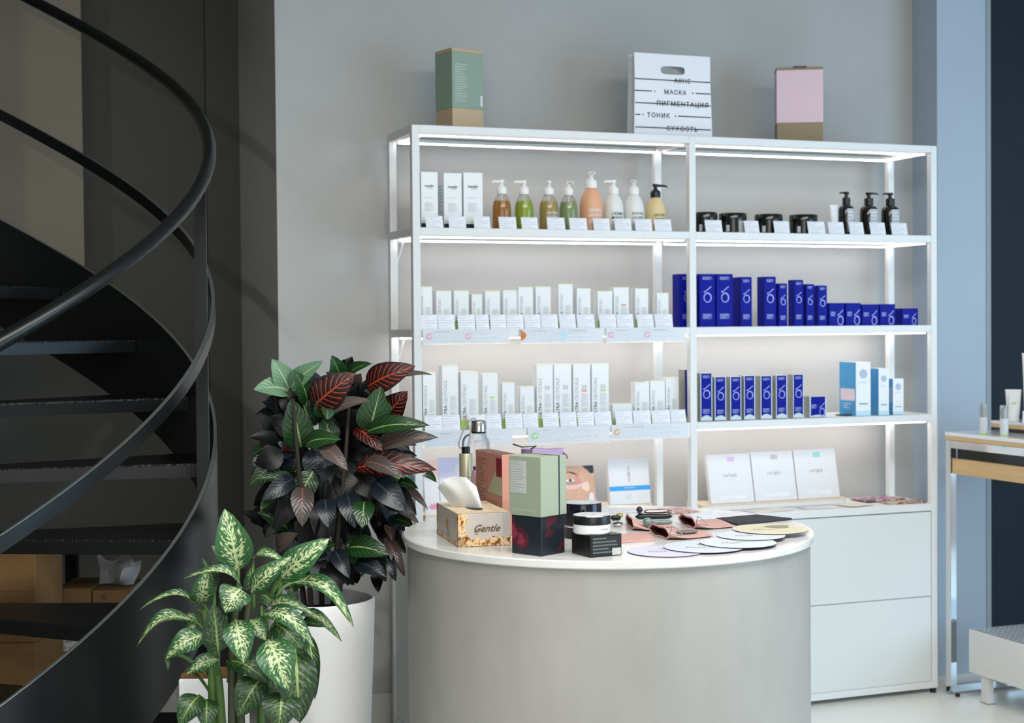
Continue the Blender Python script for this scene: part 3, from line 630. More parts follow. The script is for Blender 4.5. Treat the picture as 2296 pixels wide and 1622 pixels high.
# ---- on the drawer cabinet
z = ZS[4]
YL = .165
def leaner(name, P0, P1, vtop, utop, thick, m, dy, zb):
    """flat box standing on the riser (top at zb) and leaning back by dy"""
    a = onY(*P0, YL); b = onY(*P1, YL); w = b.x - a.x
    t = onY((P0[0] + P1[0]) / 2, vtop, YL + dy); hh = math.hypot(t.z - zb, dy); lean = math.atan2(dy, t.z - zb)
    o = empty(name, ((a.x + b.x) / 2, YL, zb + .001)); o.rotation_euler = (-lean, 0, 0)
    return o, w, hh
def riser(u0, u1, v, label):
    a, b = onY(u0, v, YL), onY(u1, v, YL); zt = (a.z + b.z) / 2 - z
    o = tag(empty('display_riser', (a.x, YL - .01, z + .0005)), label, 'riser')
    part('riser_board', B().box(0, b.x - a.x, 0, .145, zt - .008, zt, .001), mat('riser_birch', '#d8c6ac', .5), o)
    for x in (0, b.x - a.x - .008): part('riser_side', B().box(x, x + .008, .002, .143, 0, zt - .008), mat('riser_birch', '#d8c6ac', .5), o)
    part('riser_front', B().box(.008, b.x - a.x - .008, .002, .008, 0, zt - .008), mat('riser_white', '#dcdcdb', .5), o)
    return z + zt + .0005
nb_m = mat('white_gloss_box', '#d6d6d8', .35)
zbR = riser(1572, 1894, 1124, 'low birch riser carrying the three white leaning boxes'); zbL = riser(952, 1462, 1143, 'low birch riser carrying leaflets, portrait print and blue-banded box')
BX = [((1595, 1133), (1692.5, 1124), 1018.5, 1584, '#cdb3d8'), ((1694.5, 1122), (1788.5, 1117), 1013, 1682, '#bdb7b2'), ((1790.5, 1118.5), (1884, 1114), 1008, 1777, '#93cfca')]
for i, (p0, p1, vt, ut, colr) in enumerate(BX):
    o, w, h = leaner('treatment_box', p0, p1, vt, ut, .02, nb_m, .045, zbR)
    tag(o, ('white leaning box with a lilac square', 'white leaning box with a taupe square', 'white leaning box with a mint green square')[i] + ', on the drawer cabinet', 'box', 'white leaning boxes on the cabinet')
    part('box_body', B().box(-w / 2, w / 2, 0, .024, 0, h, .001), nb_m, o)
    panel('colour_square', o, -w * .04, w * .13, 0, h * .84, h * .985 - .01, mat('square_' + colr, colr, .5))
    front_text(o, 'nu²apé', 0, -.0006, h * .56, w * .3, ink_g)
    panel('small_print', o, -w * .3, w * .3, 0, h * .08, h * .16, print_mat('pale_small_print', '#e3e3e5', '#c5c6ce', 1, 3, .8))
o, w, h = leaner('treatment_box', (1369, 1133), (1460, 1128), 1028.5, 1362, .02, nb_m, .03, zbL)
tag(o, 'white leaning box with a bright blue band, on the drawer cabinet', 'box')
part('box_body', B().box(-w / 2, w / 2, 0, .022, 0, h, .001), nb_m, o)
bband = mat('bright_blue_band', '#2f97dd', .45); panel('blue_band', o, -w / 2, w / 2, 0, h * .30, h * .40, bband)
front_text(o, 'SYS', .0, -.0006, h * .77, h * .12, ink_g, True); front_text(o, 'GEN', .0, -.0006, h * .545, h * .13, ink_g, True); front_text(o, 'MICROBIOME', 0, -.0011, h * .36, w * .26, ink_w)
link('red_ring', B().tube([(.006 * math.cos(t * .5236), 0, .006 * math.sin(t * .5236)) for t in range(12)], .0012, 6, True).mesh('red_ring'), mat('red_ring', '#c8646a', .5), o, (0, -.001, h * .66))
panel('small_print', o, -w * .12, w * .12, 0, h * .10, h * .22, smallprint)
# leaflets behind the croton, portrait picture
o, w, h = leaner('leaflet', (955, 1158), (988, 1151), 1031, 925, .004, nb_m, .04, zbL); tag(o, 'pink and white leaflet with a lotus, leaning behind the croton', 'leaflet')
part('sheet', B().box(-w / 2, w / 2, 0, .004, 0, h), nb_m, o); panel('pink_top', o, -w / 2, w / 2, 0, h * .66, h, mat('pink_paper', '#e3c3c3', .5))
for k in range(5):
    t = math.radians(30 + 30 * k); c, s_ = math.cos(t), math.sin(t); L = .028
    link('lotus_petal', B().poly(((0, -.0007 - .0001 * k, 0), (L * .5 * c + .006 * s_, -.0007 - .0001 * k, L * .5 * s_ - .006 * c), (L * c, -.0007 - .0001 * k, L * s_), (L * .5 * c - .006 * s_, -.0007 - .0001 * k, L * .5 * s_ + .006 * c))).mesh('lotus_petal'), mat('lotus_pink', '#d88ba0', .5), o, (w * .1, 0, h * .1))
o, w, h = leaner('leaflet', (990, 1151), (1062, 1143), 1026.5, 984, .004, nb_m, .04, zbL); tag(o, 'lilac and white leaflet with a round seal, behind the drinking bottle', 'leaflet')
part('sheet', B().box(-w / 2, w / 2, 0, .004, 0, h), nb_m, o); panel('lilac_top', o, -w / 2, w / 2, 0, h * .64, h, mat('lilac_paper', '#c3c3df', .5))
link('round_seal', B().lathe([(w * .2, 0), (w * .2, .0006)], 24).mesh('round_seal'), nb_m, o, (w * .2, -.0003, h * .78), (math.pi / 2, 0, 0))
# a portrait print: skin, brow, eye, patch, lips, hair
o, w, h = leaner('portrait_print', (1244, 1127), (1338, 1119), 1046, 1244, .004, nb_m, .035, zbL); tag(o, 'small portrait print of a face with a pink eye patch, on the drawer cabinet', 'print')
part('sheet', B().box(-w / 2, w / 2, 0, .003, 0, h), mat('skin_print', '#c99f86', .45, noise=.16, nscale=16), o)
def shape(nm, pts, m, lay): link(nm, B().poly([(x * w, -.0004 * lay, zz * h) for x, zz in pts]).mesh(nm), m, o)
def ell(cx, cz, rx, rz, n=18, t0=0, t1=2 * math.pi): return [(cx + rx * math.cos(t0 + (t1 - t0) * i / n), cz + rz * math.sin(t0 + (t1 - t0) * i / n)) for i in range(n + (0 if t1 - t0 > 6.2 else 1))]
shape('hair', [(.22, 1), (.5, 1), (.5, .82), (.42, .8), (.34, .9)], mat('dark_hair_print', '#2c2f2c', .5), 1)
arc = ell(-.05, .60, .25, .17, 12, math.pi * .98, math.pi * 2.02); shape('pink_patch', arc + [(x, zz * .35 + .395) for x, zz in reversed(arc)], mat('patch_print', '#dcb3ab', .5), 1)
shape('patch_shadow', [(.03, .76), (.09, .75), (.15, .68), (.17, .58), (.10, .57), (.05, .62)], mat('patch_red', '#cf8a7c', .5), 2); shape('nose_shine', [(.17, .56), (.34, .62), (.37, .42), (.3, .36), (.18, .45)], mat('nose_print', '#e2c3b4', .5), 1)
shape('eye_white', ell(-.09, .65, .11, .035), mat('eye_white', '#d9d9d5', .4), 3); shape('iris', ell(-.08, .655, .04, .042), mat('iris_print', '#5d7274', .4), 4); shape('pupil', ell(-.08, .655, .018, .02), ink, 5)
br = ell(-.1, .70, .22, .17, 12, .35, 2.6); shape('eyebrow', br + [(x, zz - .03 - .012 * math.sin(i)) for i, (x, zz) in enumerate(reversed(br))], mat('brow_print', '#51413a', .5), 3)
shape('lips', [(-.34, .05), (-.3, .12), (-.22, .14), (-.14, .12), (-.08, .11), (-.16, .06), (-.26, .03)], mat('lip_print', '#b8473c', .45), 1)
shape('white_corner', [(.34, .02), (.46, .02), (.45, .32), (.37, .34), (.33, .2)], nb_m, 1); shape('white_margin', [(-.5, 0), (.5, 0), (.5, .03), (-.5, .03)], nb_m, 2)
# loose leaflets lying on the cabinet
def flat(name, pts, zz, m, label, cat, group=None, th=.0012, curl=0):
    P = [onZ(u, v, zz) for u, v in pts]; c = sum(P, Vector()) / len(P)
    n = len(P); b = B(); lo = [b.bm.verts.new((p.x - c.x, p.y - c.y, 0)) for p in P]; hi = [b.bm.verts.new((p.x - c.x, p.y - c.y, th + (curl if i == 0 else 0))) for i, p in enumerate(P)]
    b.bm.faces.new(lo[::-1]); f = b.bm.faces.new(hi)
    uvs = ((0, 0), (1, 0), (1, 1), (0, 1))
    for i, l in enumerate(f.loops): l[b.uv].uv = uvs[i % 4]
    for i in range(n): b.bm.faces.new((lo[i], lo[(i + 1) % n], hi[(i + 1) % n], hi[i]))
    return tag(link(name, b.mesh(name), m, None, (c.x, c.y, zz + .0006)), label, cat, group)
lf = print_mat('leaflet_print', '#e0ddda', '#d3b7b2', .5, 4, .6)
def mixmat(name, cols, sc):
    m = bpy.data.materials.new(name); m.use_nodes = True; nt = m.node_tree; b = nt.nodes['Principled BSDF']; b.inputs['Roughness'].default_value = .35
    v = nt.nodes.new('ShaderNodeTexNoise'); v.inputs['Scale'].default_value = sc; v.inputs['Detail'].default_value = 3; t = nt.nodes.new('ShaderNodeTexCoord'); nt.links.new(t.outputs['Object'], v.inputs['Vector'])
    r = nt.nodes.new('ShaderNodeValToRGB'); r.color_ramp.interpolation = 'CONSTANT'; e = r.color_ramp.elements
    for i, c in enumerate(cols):
        p = .28 + .44 * i / len(cols); x = e[i] if i < 2 else e.new(p); x.position = p if i else 0; x.color = (*srgb(c), 1)
    nt.links.new(v.outputs['Fac'], r.inputs[0]); nt.links.new(r.outputs[0], b.inputs['Base Color']); MATS[name] = m; return m
def lying(name, u, y, w, d, rz, m, label, cat, group, lift=0, th=.0015):
    c = onY(u, 1130, y); b = B().box(-w / 2, w / 2, -d / 2, d / 2, 0, th)
    return tag(link(name, b.mesh(name), m, None, (c.x, y, z + .0006 + lift), (0, 0, math.radians(rz))), label, cat, group)
G = 'leaflets lying on the cabinet'
lying('leaflet', 1722, .088, .20, .10, 8, lf, 'white leaflet with pink and lilac print, lying before the lilac-square box', 'leaflet', G)
lying('leaflet', 1835, .085, .16, .09, -6, print_mat('leaflet_print_b', '#e2dfe0', '#9aa7b0', .5, 3, .6), 'white leaflet with grey print, lying before the mint-square box', 'leaflet', G)
lying('leaflet', 1915, .09, .13, .10, 14, print_mat('leaflet_print_c', '#dcd8c9', '#b8b39a', .5, 3, .5), 'cream leaflet lying beside the colourful magazines', 'leaflet', G, .0018)
lying('leaflet', 1612, .085, .10, .08, 5, mat('kraft_leaf', '#d9c9b4', .5), 'beige leaflet lying at the foot of the lilac-square box', 'leaflet', G)
mag = mixmat('magazine_cover_a', ['#232a3c', '#6a2337', '#7c4a66', '#b8b3c4', '#b0506a', '#3b3a4a', '#c9b66a'], 16)
lying('magazine', 2022, .10, .20, .11, -4, mixmat('magazine_cover_b', ['#2c3550', '#98a0b0', '#c9b872', '#8c3440', '#c6a9b0', '#5b2a3a'], 14), 'colourful magazine lying at the cabinet front by the outer post', 'magazine', 'magazines on the cabinet', 0, .003)
lying('magazine', 1968, .21, .21, .13, 6, mag, 'dark red magazine lying behind another magazine on the cabinet', 'magazine', 'magazines on the cabinet', .0032, .004)
# ================================================================== goods on the round counter
H = HC
def corner_box(name, Cp, Rp, zz=None):
    """frame at the near corner: x runs along the face to the right, y along the face to the left"""
    zz = H if zz is None else zz
    c = onZ(*Cp, zz); r = onZ(*Rp, zz); rz = math.atan2(r.y - c.y, r.x - c.x)
    return empty(name, (c.x, c.y, zz + .0006), rz), math.hypot(r.x - c.x, r.y - c.y)
def dist(p, q, zz=None): zz = H if zz is None else zz; return (onZ(*p, zz) - onZ(*q, zz)).length
def px2m(c, dv): return dv * (onZ(*c, H) - CAM).dot(CF) / F
def side_text(parent, body, x, y, z, width, m, bold=0, shear=0, name='lettering'):
    me, w, h = text_mesh(body, shear, 1, bold); s = width / w; key = (body, shear, 1, bold, m.name)
    if key not in TXT: c = me.copy(); c.materials.clear(); c.materials.append(m); TXT[key] = c
    o = link(name, TXT[key], None, parent)
    o.matrix_local = Matrix.Translation((x, y, z)) @ Matrix.Rotation(-math.pi / 2, 4, 'Z') @ Matrix.Rotation(math.pi / 2, 4, 'X') @ Matrix.Diagonal((s, s, s, 1)); return o
# ---- tissue box
o, _ = corner_box('tissue_box', (1027.6, 1228.5), (1133.6, 1223.6)); tag(o, 'beige floral tissue box with a tissue pulled up, on the round counter', 'tissue box')
wl = dist((949.5, 1199), (1027.6, 1228.5)); wr = .14; ht = px2m((1027.6, 1228.5), 74)
tb_m = mat('tissue_box_board', '#b7aea4', .45, noise=.06, nscale=20); floral = mixmat('floral_print', ['#3d2b24', '#8a5a2c', '#c89a5e', '#d9bd8c', '#c9b9a2', '#b5763c'], 70)
part('box_body', B().box(0, wr, 0, wl, 0, ht, .0015), tb_m, o)
top_floral = mat('tissue_box_top', '#cdb898', .45, noise=.22, nscale=38)
part('printed_top', B().quad((.001, .001, ht + .0006), (wr - .001, .001, ht + .0006), (wr - .001, wl - .001, ht + .0006), (.001, wl - .001, ht + .0006)), top_floral, o)
def ragged(n, x0, x1, z0, z1, horiz=True):
    """strip with a ragged printed edge"""
    pts = []
    for i in range(n + 1):
        t = i / n; k = random.uniform(.45, 1)
        pts.append((x0 + (x1 - x0) * t, z0 + (z1 - z0) * k) if horiz else (x0 + (x1 - x0) * k, z0 + (z1 - z0) * t))
    return pts
def strip(parent, nm, pts, base, face, m):
    b = B()
    for (a, c), (a2, c2) in zip(pts, zip([p[0] for p in base], [p[1] for p in base])): pass
    for i in range(len(pts) - 1):
        q = [base[i], base[i + 1], pts[i + 1], pts[i]]
        b.poly([(x, -.0006, zz) for x, zz in q] if face == 'r' else [(-.0006, x, zz) for x, zz in q])
    return part(nm, b, m, parent)
n = 16; p = ragged(n, 0, wr, 0, .03); strip(o, 'floral_border', p, [(a, .001) for a, _ in p], 'r', floral)
p = ragged(10, 0, .028, 0, ht, False); strip(o, 'floral_border', p, [(.0005, c) for _, c in p], 'r', floral)
p = ragged(24, 0, wl, 0, .018); strip(o, 'floral_border', p, [(a, .001) for a, _ in p], 'l', floral)
p = ragged(10, 0, .02, 0, ht, False); strip(o, 'floral_border', p, [(.0005, c) for _, c in p], 'l', floral)
p = ragged(10, wl, wl - .022, 0, ht, False); strip(o, 'floral_border', p, [(wl - .0005, c) for _, c in p], 'l', floral)
gold = mat('gold_brown_ink', '#5a4a2e', .4)
front_text(o, 'Gentle', .078, -.0012, ht * .55, .07, gold, shear=.45, bold=.012)
b_ = B().tube([(.052 + .012 * math.cos(t) * (1 - t / 9), -.0012, ht * .44 + .009 * math.sin(t) * (1 - t / 12)) for t in [i * .45 for i in range(12)]], .0007, 5); part('lettering_flourish', b_, gold, o, True)
link('motif', B().poly([(-.0008, wl * .5 + .011 * math.cos(t), ht * .5 + .018 * math.sin(t) * (1 if math.sin(t) > 0 else .8)) for t in [i * math.pi / 7 for i in range(14)]]).mesh('motif'), mat('motif_gold', '#b08a4c', .45), o)
link('motif', B().poly([(-.0008, wl * .46 + .018 * math.cos(t), ht * .27 + .008 * math.sin(t)) for t in [i * math.pi / 7 for i in range(14)]]).mesh('motif'), mat('motif_grey', '#8f9892', .5), o)
part('slot', B().poly([(wr / 2 + .022 * math.cos(t), wl / 2 + .075 * math.sin(t), ht + .0010) for t in [i * math.pi / 12 for i in range(24)]]), mat('slot_dark', '#2a2522', .8), o)
# tissue: sheet gathered along the slot, spreading upwards
mw = o.matrix_world if False else Matrix.Translation(o.location) @ Matrix.Rotation(o.rotation_euler.z, 4, 'Z'); inv = mw.inverted()
dT = (mw @ Vector((wr / 2, wl / 2, ht)) - CAM).dot(CF)
base = [(1012, 1136), (1028, 1140), (1046, 1144), (1066, 1149), (1084, 1152)]; topc = [(981, 1094), (994, 1078), (1016, 1070), (1045, 1072), (1068, 1091)]
tis = mat('tissue_paper', '#d6d6d4', .9, trans=.25)
b = B(); nu, nv = 24, 12; G = []
def lerp(L, t):
    t *= len(L) - 1; i = min(int(t), len(L) - 2); f = t - i; return (L[i][0] + (L[i + 1][0] - L[i][0]) * f, L[i][1] + (L[i + 1][1] - L[i][1]) * f)
for sd in (-1, 1):
    rows = []
    for i in range(nu + 1):
        t = i / nu; row = []
        for j in range(nv + 1):
            s_ = j / nv; p0 = lerp(base, t); p1 = lerp(topc, t); bul = math.sin(math.pi * min(1, s_ * .9)) * math.sin(math.pi * t)
            u = p0[0] + (p1[0] - p0[0]) * s_ + 6 * math.sin(9 * t) * s_ * (1 - s_); v = p0[1] + (p1[1] - p0[1]) * s_ - 6 * bul * math.sin(math.pi * t)
            dd = dT + sd * (.004 + .022 * bul) + .006 * math.sin(11 * t + 3 * s_) * s_ + .03 * (t - .5) * -1
            row.append(b.bm.verts.new(inv @ onD(u, v, dd)))
        rows.append(row)
    for i in range(nu):
        for j in range(nv): b.bm.faces.new((rows[i][j], rows[i + 1][j], rows[i + 1][j + 1], rows[i][j + 1]))
part('tissue', b, tis, o, True, 80)
# ---- sage lidded box on a dark printed base
o, wr = corner_box('gift_box', (1214, 1249), (1266.6, 1239.5)); tag(o, 'sage green lidded box on a dark printed base, on the round counter', 'box')
wl = dist((1136, 1243), (1214, 1249)) * 1.0; k = px2m((1214, 1249), 1)
hb, hl = 88 * k, 223 * k
dark_print = mixmat('dark_floral', ['#131a22', '#18222a', '#1a2028', '#4a1a28', '#7a2a3e'], 12)
sage2 = mat('sage_lid', '#8d9884', .55, bump=.02, bscale=300)
part('base', B().box(.0, wr, 0, wl, 0, hb, .001), dark_print, o)
part('lid', B().box(-.004, wr + .004, -.004, wl + .004, hb, hl, .0012), sage2, o)
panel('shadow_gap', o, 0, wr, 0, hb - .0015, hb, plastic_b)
part('elastic_band', B().box(wr * .70, wr * .73, -.0055, -.0035, hb, hl + .001).box(wr * .70, wr * .73, -.004, wl + .004, hl, hl + .0012), plastic_b, o)
side_panel('sticker', o, -.0042, wl * .44, wl * .995, hl * .62, hl * .955, print_mat('sticker_grey', '#aeb4b0', '#7f8684', 1.4, 13, .8))
side_text(o, 'ULTRACEUTICALS', -.0049, wl * .52, hb + .014, wl * .78, mat('pale_sage_ink', '#b3c0a6', .5), .01)
# ---- black carton with a jar on top
o, wr = corner_box('black_carton', (1324, 1252), (1394, 1245.6)); tag(o, 'flat black carton with grey print, under the white jar', 'carton')
wl = dist((1265, 1243), (1324, 1252)); hk = px2m((1324, 1252), 49)
blk = mat('black_board', '#0f1211', .35); part('carton_body', B().box(0, wr, 0, wl, 0, hk, .0008), blk, o)
panel('small_print', o, wr * .07, wr * .95, 0, hk * .12, hk * .92, print_mat('grey_on_black', '#151817', '#6a6e6a', 2, 5, .9)); panel('white_sticker', o, wr * .69, wr * .97, -.0003, hk * .04, hk * .36, print_mat('sticker_white', '#b9bab6', '#8a8b88', 1, 4, .7))
tcx = Matrix.Translation(o.location) @ Matrix.Rotation(o.rotation_euler.z, 4, 'Z') @ Vector((wr * .5, wl * .5, hk))
j = tag(empty('cream_jar', onD(1327, 1193, (tcx - CAM).dot(CF) - .005)), 'white cream jar with a black lid, standing on the black carton', 'jar'); j.location.z = H + hk + .0012
kk = (j.location - CAM).dot(CF) / F; R = 42.5 * kk
part('jar_body', B().lathe([(R * .93, 0), (R * .985, .003), (R * .985, .023), (R * .9, .0245)], 40), mat('white_jar', '#d5d6d6', .25), j, True, 40)
part('lid', B().lathe([(R, .0245), (R, .042), (R * .985, .0445)], 40), plastic_b, j, True, 40)
part('lid_top', B().lathe([(R * .985, .0445), (R * .97, .0458), (0, .0458)], 40, cap=False), mat('silver_lid', '#b9b2b2', .12, metal=1), j, True, 40)
round_text(j, 'EviDenS', R * .985, .013, R * .5, ink_g, .35)
# ---- big black jar
c = onZ(1306, 1205, H); j = tag(empty('cream_jar', (c.x, c.y, H + .0006)), 'large black jar with a mirror-grey lid, behind the white jar', 'jar'); kk = (c - CAM).dot(CF) / F; R = 43.5 * kk
part('jar_body', B().lathe([(R * .93, 0), (R * .96, .003), (R * .96, .066)], 40), blk, j, True, 40); part('lid', B().lathe([(R, .066), (R, .091), (R * .98, .0935)], 40), mat('navy_gloss', '#0c0e1c', .12), j, True, 40)
part('lid_top', B().lathe([(R * .98, .0935), (R * .96, .0945), (0, .0945)], 40, cap=False), mat('mirror_lid', '#b7b6b3', .15, metal=.9), j, True, 40)
part('silver_ring', B().lathe([(R * .97, .03), (R * .975, .031), (R * .975, .034), (R * .97, .035)], 40, cap=False), chrome, j, True, 40)
# ---- pink carton
o, _ = corner_box('pink_carton', (1127, 1203), (1180, 1199)); o.rotation_euler.z = math.radians(2); tag(o, 'terracotta pink carton with dark print, between tissue box and sage box', 'carton')
wl = .2; hh = .222; tp = mat('terracotta_board', '#b98472', .5); part('carton_body', B().box(0, .045, 0, wl, 0, hh, .001), tp, o)
side_panel('small_print', o, -.0003, wl * .55, wl * .93, hh * .42, hh * .92, print_mat('dark_on_pink', '#b98472', '#5b3a30', 1.6, 16, .85)); side_panel('small_print', o, -.0003, wl * .35, wl * .93, hh * .26, hh * .40, print_mat('dark_on_pink_b', '#b98472', '#6b463a', 1.6, 6, .8))
side_panel('barcode', o, -.0006, wl * .18, wl * .34, hh * .24, hh * .36, print_mat('barcode_print', '#7d574a', '#33201a', .1, 14, 1))
side_panel('crimson_print', o, -.0006, 0, wl * .2, hh * .72, hh * .95, mat('crimson_print', '#7b2230', .5)); link('leaf_print', B().poly(((-.0009, wl * .1, hh * .9), (-.0009, wl * .55, hh * .5), (-.0009, .001, hh * .48), (-.0009, .001, hh * .8))).mesh('leaf_print'), mat('pale_green_print', '#a9ac8c', .5), o)
part('dark_flap', B().box(.003, .042, .004, wl - .004, hh, hh + .001), mat('dark_red_board', '#5a2a28', .5), o)
# ---- purple box with a tassel, behind the sage box
c = onD(1212, 1100, 4.16); o = tag(empty('purple_box', (c.x, c.y, H + .0006), math.radians(12)), 'purple box with white label and fringe, behind the sage box', 'box'); hh = .232
pur = mat('purple_board', '#9c84a8', .45); part('box_body', B().box(-.045, .058, -.03, .03, 0, hh, .002), pur, o)
part('label', B().quad((.0, -.03, hh + .0006), (.045, -.03, hh + .0006), (.045, .02, hh + .0006), (0, .02, hh + .0006)), print_mat('label_white', '#d5d2d6', '#77727c', 1, 5, .8), o)
for q in range(5): part('tassel_thread', B().tube([(.056, -.03 + .008 * q, hh - .012), (.066, -.032 + .008 * q, hh - .02), (.070, -.033 + .008 * q, hh - .03)], .0018, 5), mat('tassel_purple', '#6b4a80', .7), o, True)
part('cord', B().tube([(-.05, -.03, hh + .003), (-.02, -.01, hh + .008), (-.055, .01, hh + .006), (-.09, .0, hh + .016)], .002, 6), plastic_b, o, True)
# ---- drinking bottle with steel cap
c = onZ(1075, 1160, H); kk = (c - CAM).dot(CF) / F; o = tag(empty('drinking_bottle', (c.x, c.y, H + .0006)), 'clear glass drinking bottle with steel cap and grey strap', 'bottle')
R = 25 * kk; Rc = 16.5 * kk; zt = (1160 - 945) * kk + .004
part('glass_body', B().lathe([(R * .9, 0), (R, .006), (R, zt - 60 * kk), (R * .97, zt - 48 * kk), (Rc * 1.02, zt - 34 * kk), (Rc * .95, zt - 27 * kk)], 32, cap=False), mat('bottle_glass', '#f1f5f5', .03, trans=1, alpha=.35), o, True, 60)
part('neck_ring', B().lathe([(Rc * .98, zt - 30 * kk), (Rc * 1.0, zt - 26 * kk)], 28), plastic_b, o, True, 40)
part('steel_cap', B().lathe([(Rc, zt - 26 * kk), (Rc, zt - 4 * kk), (Rc * .9, zt - 1.5 * kk), (Rc * .3, zt)], 28), mat('brushed_steel', '#b9b7b3', .18, metal=1), o, True, 50)
round_text(o, 'GEHWOL', R * .985, zt - 46 * kk, R * 1.2, ink_g, -.15)
def P(u, v, off=-.02): q = onD(u, v, kk * F + off); return q - o.location
def smooth(pts, n=6):
    out = []; L = [Vector(p) for p in pts]
    for i in range(len(L) - 1):
        a, b2, c2, d = L[max(i - 1, 0)], L[i], L[i + 1], L[min(i + 2, len(L) - 1)]
        for k2 in range(n):
            t = k2 / n; out.append(.5 * ((2 * b2) + (c2 - a) * t + (2 * a - 5 * b2 + 4 * c2 - d) * t * t + (3 * b2 - a - 3 * c2 + d) * t ** 3))
    return out + [L[-1]]
strap = mat('grey_strap', '#8f8c8c', .7); sb = B(); pts = smooth([P(1068, 944), P(1060, 939), P(1045, 955), P(1031, 985), P(1029, 1000), P(1038, 1008), P(1049, 1000), P(1054, 975), P(1057, 948)])
rg = []
for i, p in enumerate(pts):
    t = (pts[min(i + 1, len(pts) - 1)] - pts[max(i - 1, 0)]).normalized(); sd = t.cross(CF).normalized() * .0024
    rg.append([sb.bm.verts.new(p + sd * a - CF * c2) for a, c2 in ((-1, -.003), (1, -.003), (1, .003), (-1, .003))])
for A, C in zip(rg, rg[1:]):
    for k2 in range(4): sb.bm.faces.new((A[k2], A[(k2 + 1) % 4], C[(k2 + 1) % 4], C[k2]))
part('strap', sb, strap, o, True, 50); part('strap_tail', B().tube(smooth([P(1052, 975, -.016), P(1042, 982, -.03), P(1038, 1000, -.045), P(1037, 1060, -.05), P(1039, 1120, -.05)]), .003, 6), mat('dark_strap', '#3a3c40', .5), o, True)
# ---- olive flask and pink serum bottle
c = onZ(1046, 1172, H); kk = (c - CAM).dot(CF) / F; o = tag(empty('flask', (c.x, c.y, H + .0006)), 'slim olive grey flask with a dark cap, behind the tissue', 'bottle'); R = 15 * kk; zt = (1172 - 1002) * kk
part('flask_body', B().lathe([(R * .95, 0), (R, .004), (R, zt - 17 * kk), (R * .9, zt - 15 * kk)], 28), mat('olive_grey', '#9a987f', .3, metal=.3), o, True, 40); part('cap', B().lathe([(R * .62, zt - 16 * kk), (R * .62, zt - 1 * kk), (R * .55, zt)], 24), plastic_b, o, True, 40)
round_text(o, 'VOLUME', R, zt * .6, R * .8, ink, .5)
c = onZ(1068, 1176, H); kk = (c - CAM).dot(CF) / F; o = tag(empty('serum_bottle', (c.x, c.y, H + .0006)), 'small pink serum bottle with a violet collar, beside the terracotta carton', 'bottle'); R = 11.5 * kk; zt = (1176 - 1023) * kk
part('bottle_body', B().lathe([(R * .95, 0), (R, .003), (R, zt * .68), (R * .8, zt * .76), (R * .5, zt * .80)], 24), mat('pink_serum', '#c9a3a8', .2, trans=.3), o, True, 50); part('collar', B().lathe([(R * .55, zt * .80), (R * .55, zt * .85)], 20), mat('violet_collar', '#4a2f86', .3), o, True, 40)
part('nozzle', B().lathe([(R * .4, zt * .85), (R * .35, zt * .96), (R * .22, zt)], 18), plastic_w, o, True, 50)
# ---- round sample cards
dark_edge = mat('dark_violet_edge', '#2c1a3c', .6)
DISC = [(1492, 1238, 85, '#c4c2d6', '#b49ad0', 'round white sample card with a violet picture, next to the black carton'), (1578, 1229, 90, '#c5cad4', '#777f88', 'round white sample card with a dark picture, overlapping the violet one'), (1655, 1220, 85, '#c9d0d2', '#9cc0a0', 'round white sample card with a green picture'), (1683, 1204.5, 77, '#c7ced8', '#8f9cb4', 'round white sample card with a blue-grey picture, under the cream one'), (1727, 1191, 85, '#cbc5a4', '#8f876f', 'round cream sample card with dark writing, by the black pouch')]
for i, (u, v, rx, colr, pic, lb) in enumerate(DISC):
    c = onZ(u, v, H + .002 * i); r = rx * (c - CAM).dot(CF) / F; o = tag(empty('round_sample_card', (c.x, c.y, H + .0006 + .0028 * i)), lb, 'sample card', 'round sample cards on the counter')
    part('card_edge', B().lathe([(r * .985, 0), (r, .0002), (r, .0018)], 56), dark_edge, o, True, 40)
    part('card_face', B().lathe([(r, .0018), (r * .998, .0022)], 56), mat('disc_' + colr, colr, .4), o, True, 40)
    nn = 14; part('picture', B().poly([(r * .38 + r * .34 * math.cos(t) * (1 + .25 * math.sin(3 * t)), r * .25 + r * .3 * math.sin(t), .0028) for t in [2 * math.pi * q / nn for q in range(nn)]]), mat('disc_pic_' + pic, pic, .5, noise=.3, nscale=40), o)
    me, w_, h_ = text_mesh('Peeling' if i == 4 else 'Mask', .3, 1, .0); s = r * .55 / w_
    t = link('lettering', me.copy(), None, o, (-r * .25, -r * .05, .0030), (0, 0, math.radians(-14)), (s, s, s)); t.data.materials.clear(); t.data.materials.append(ink_g)
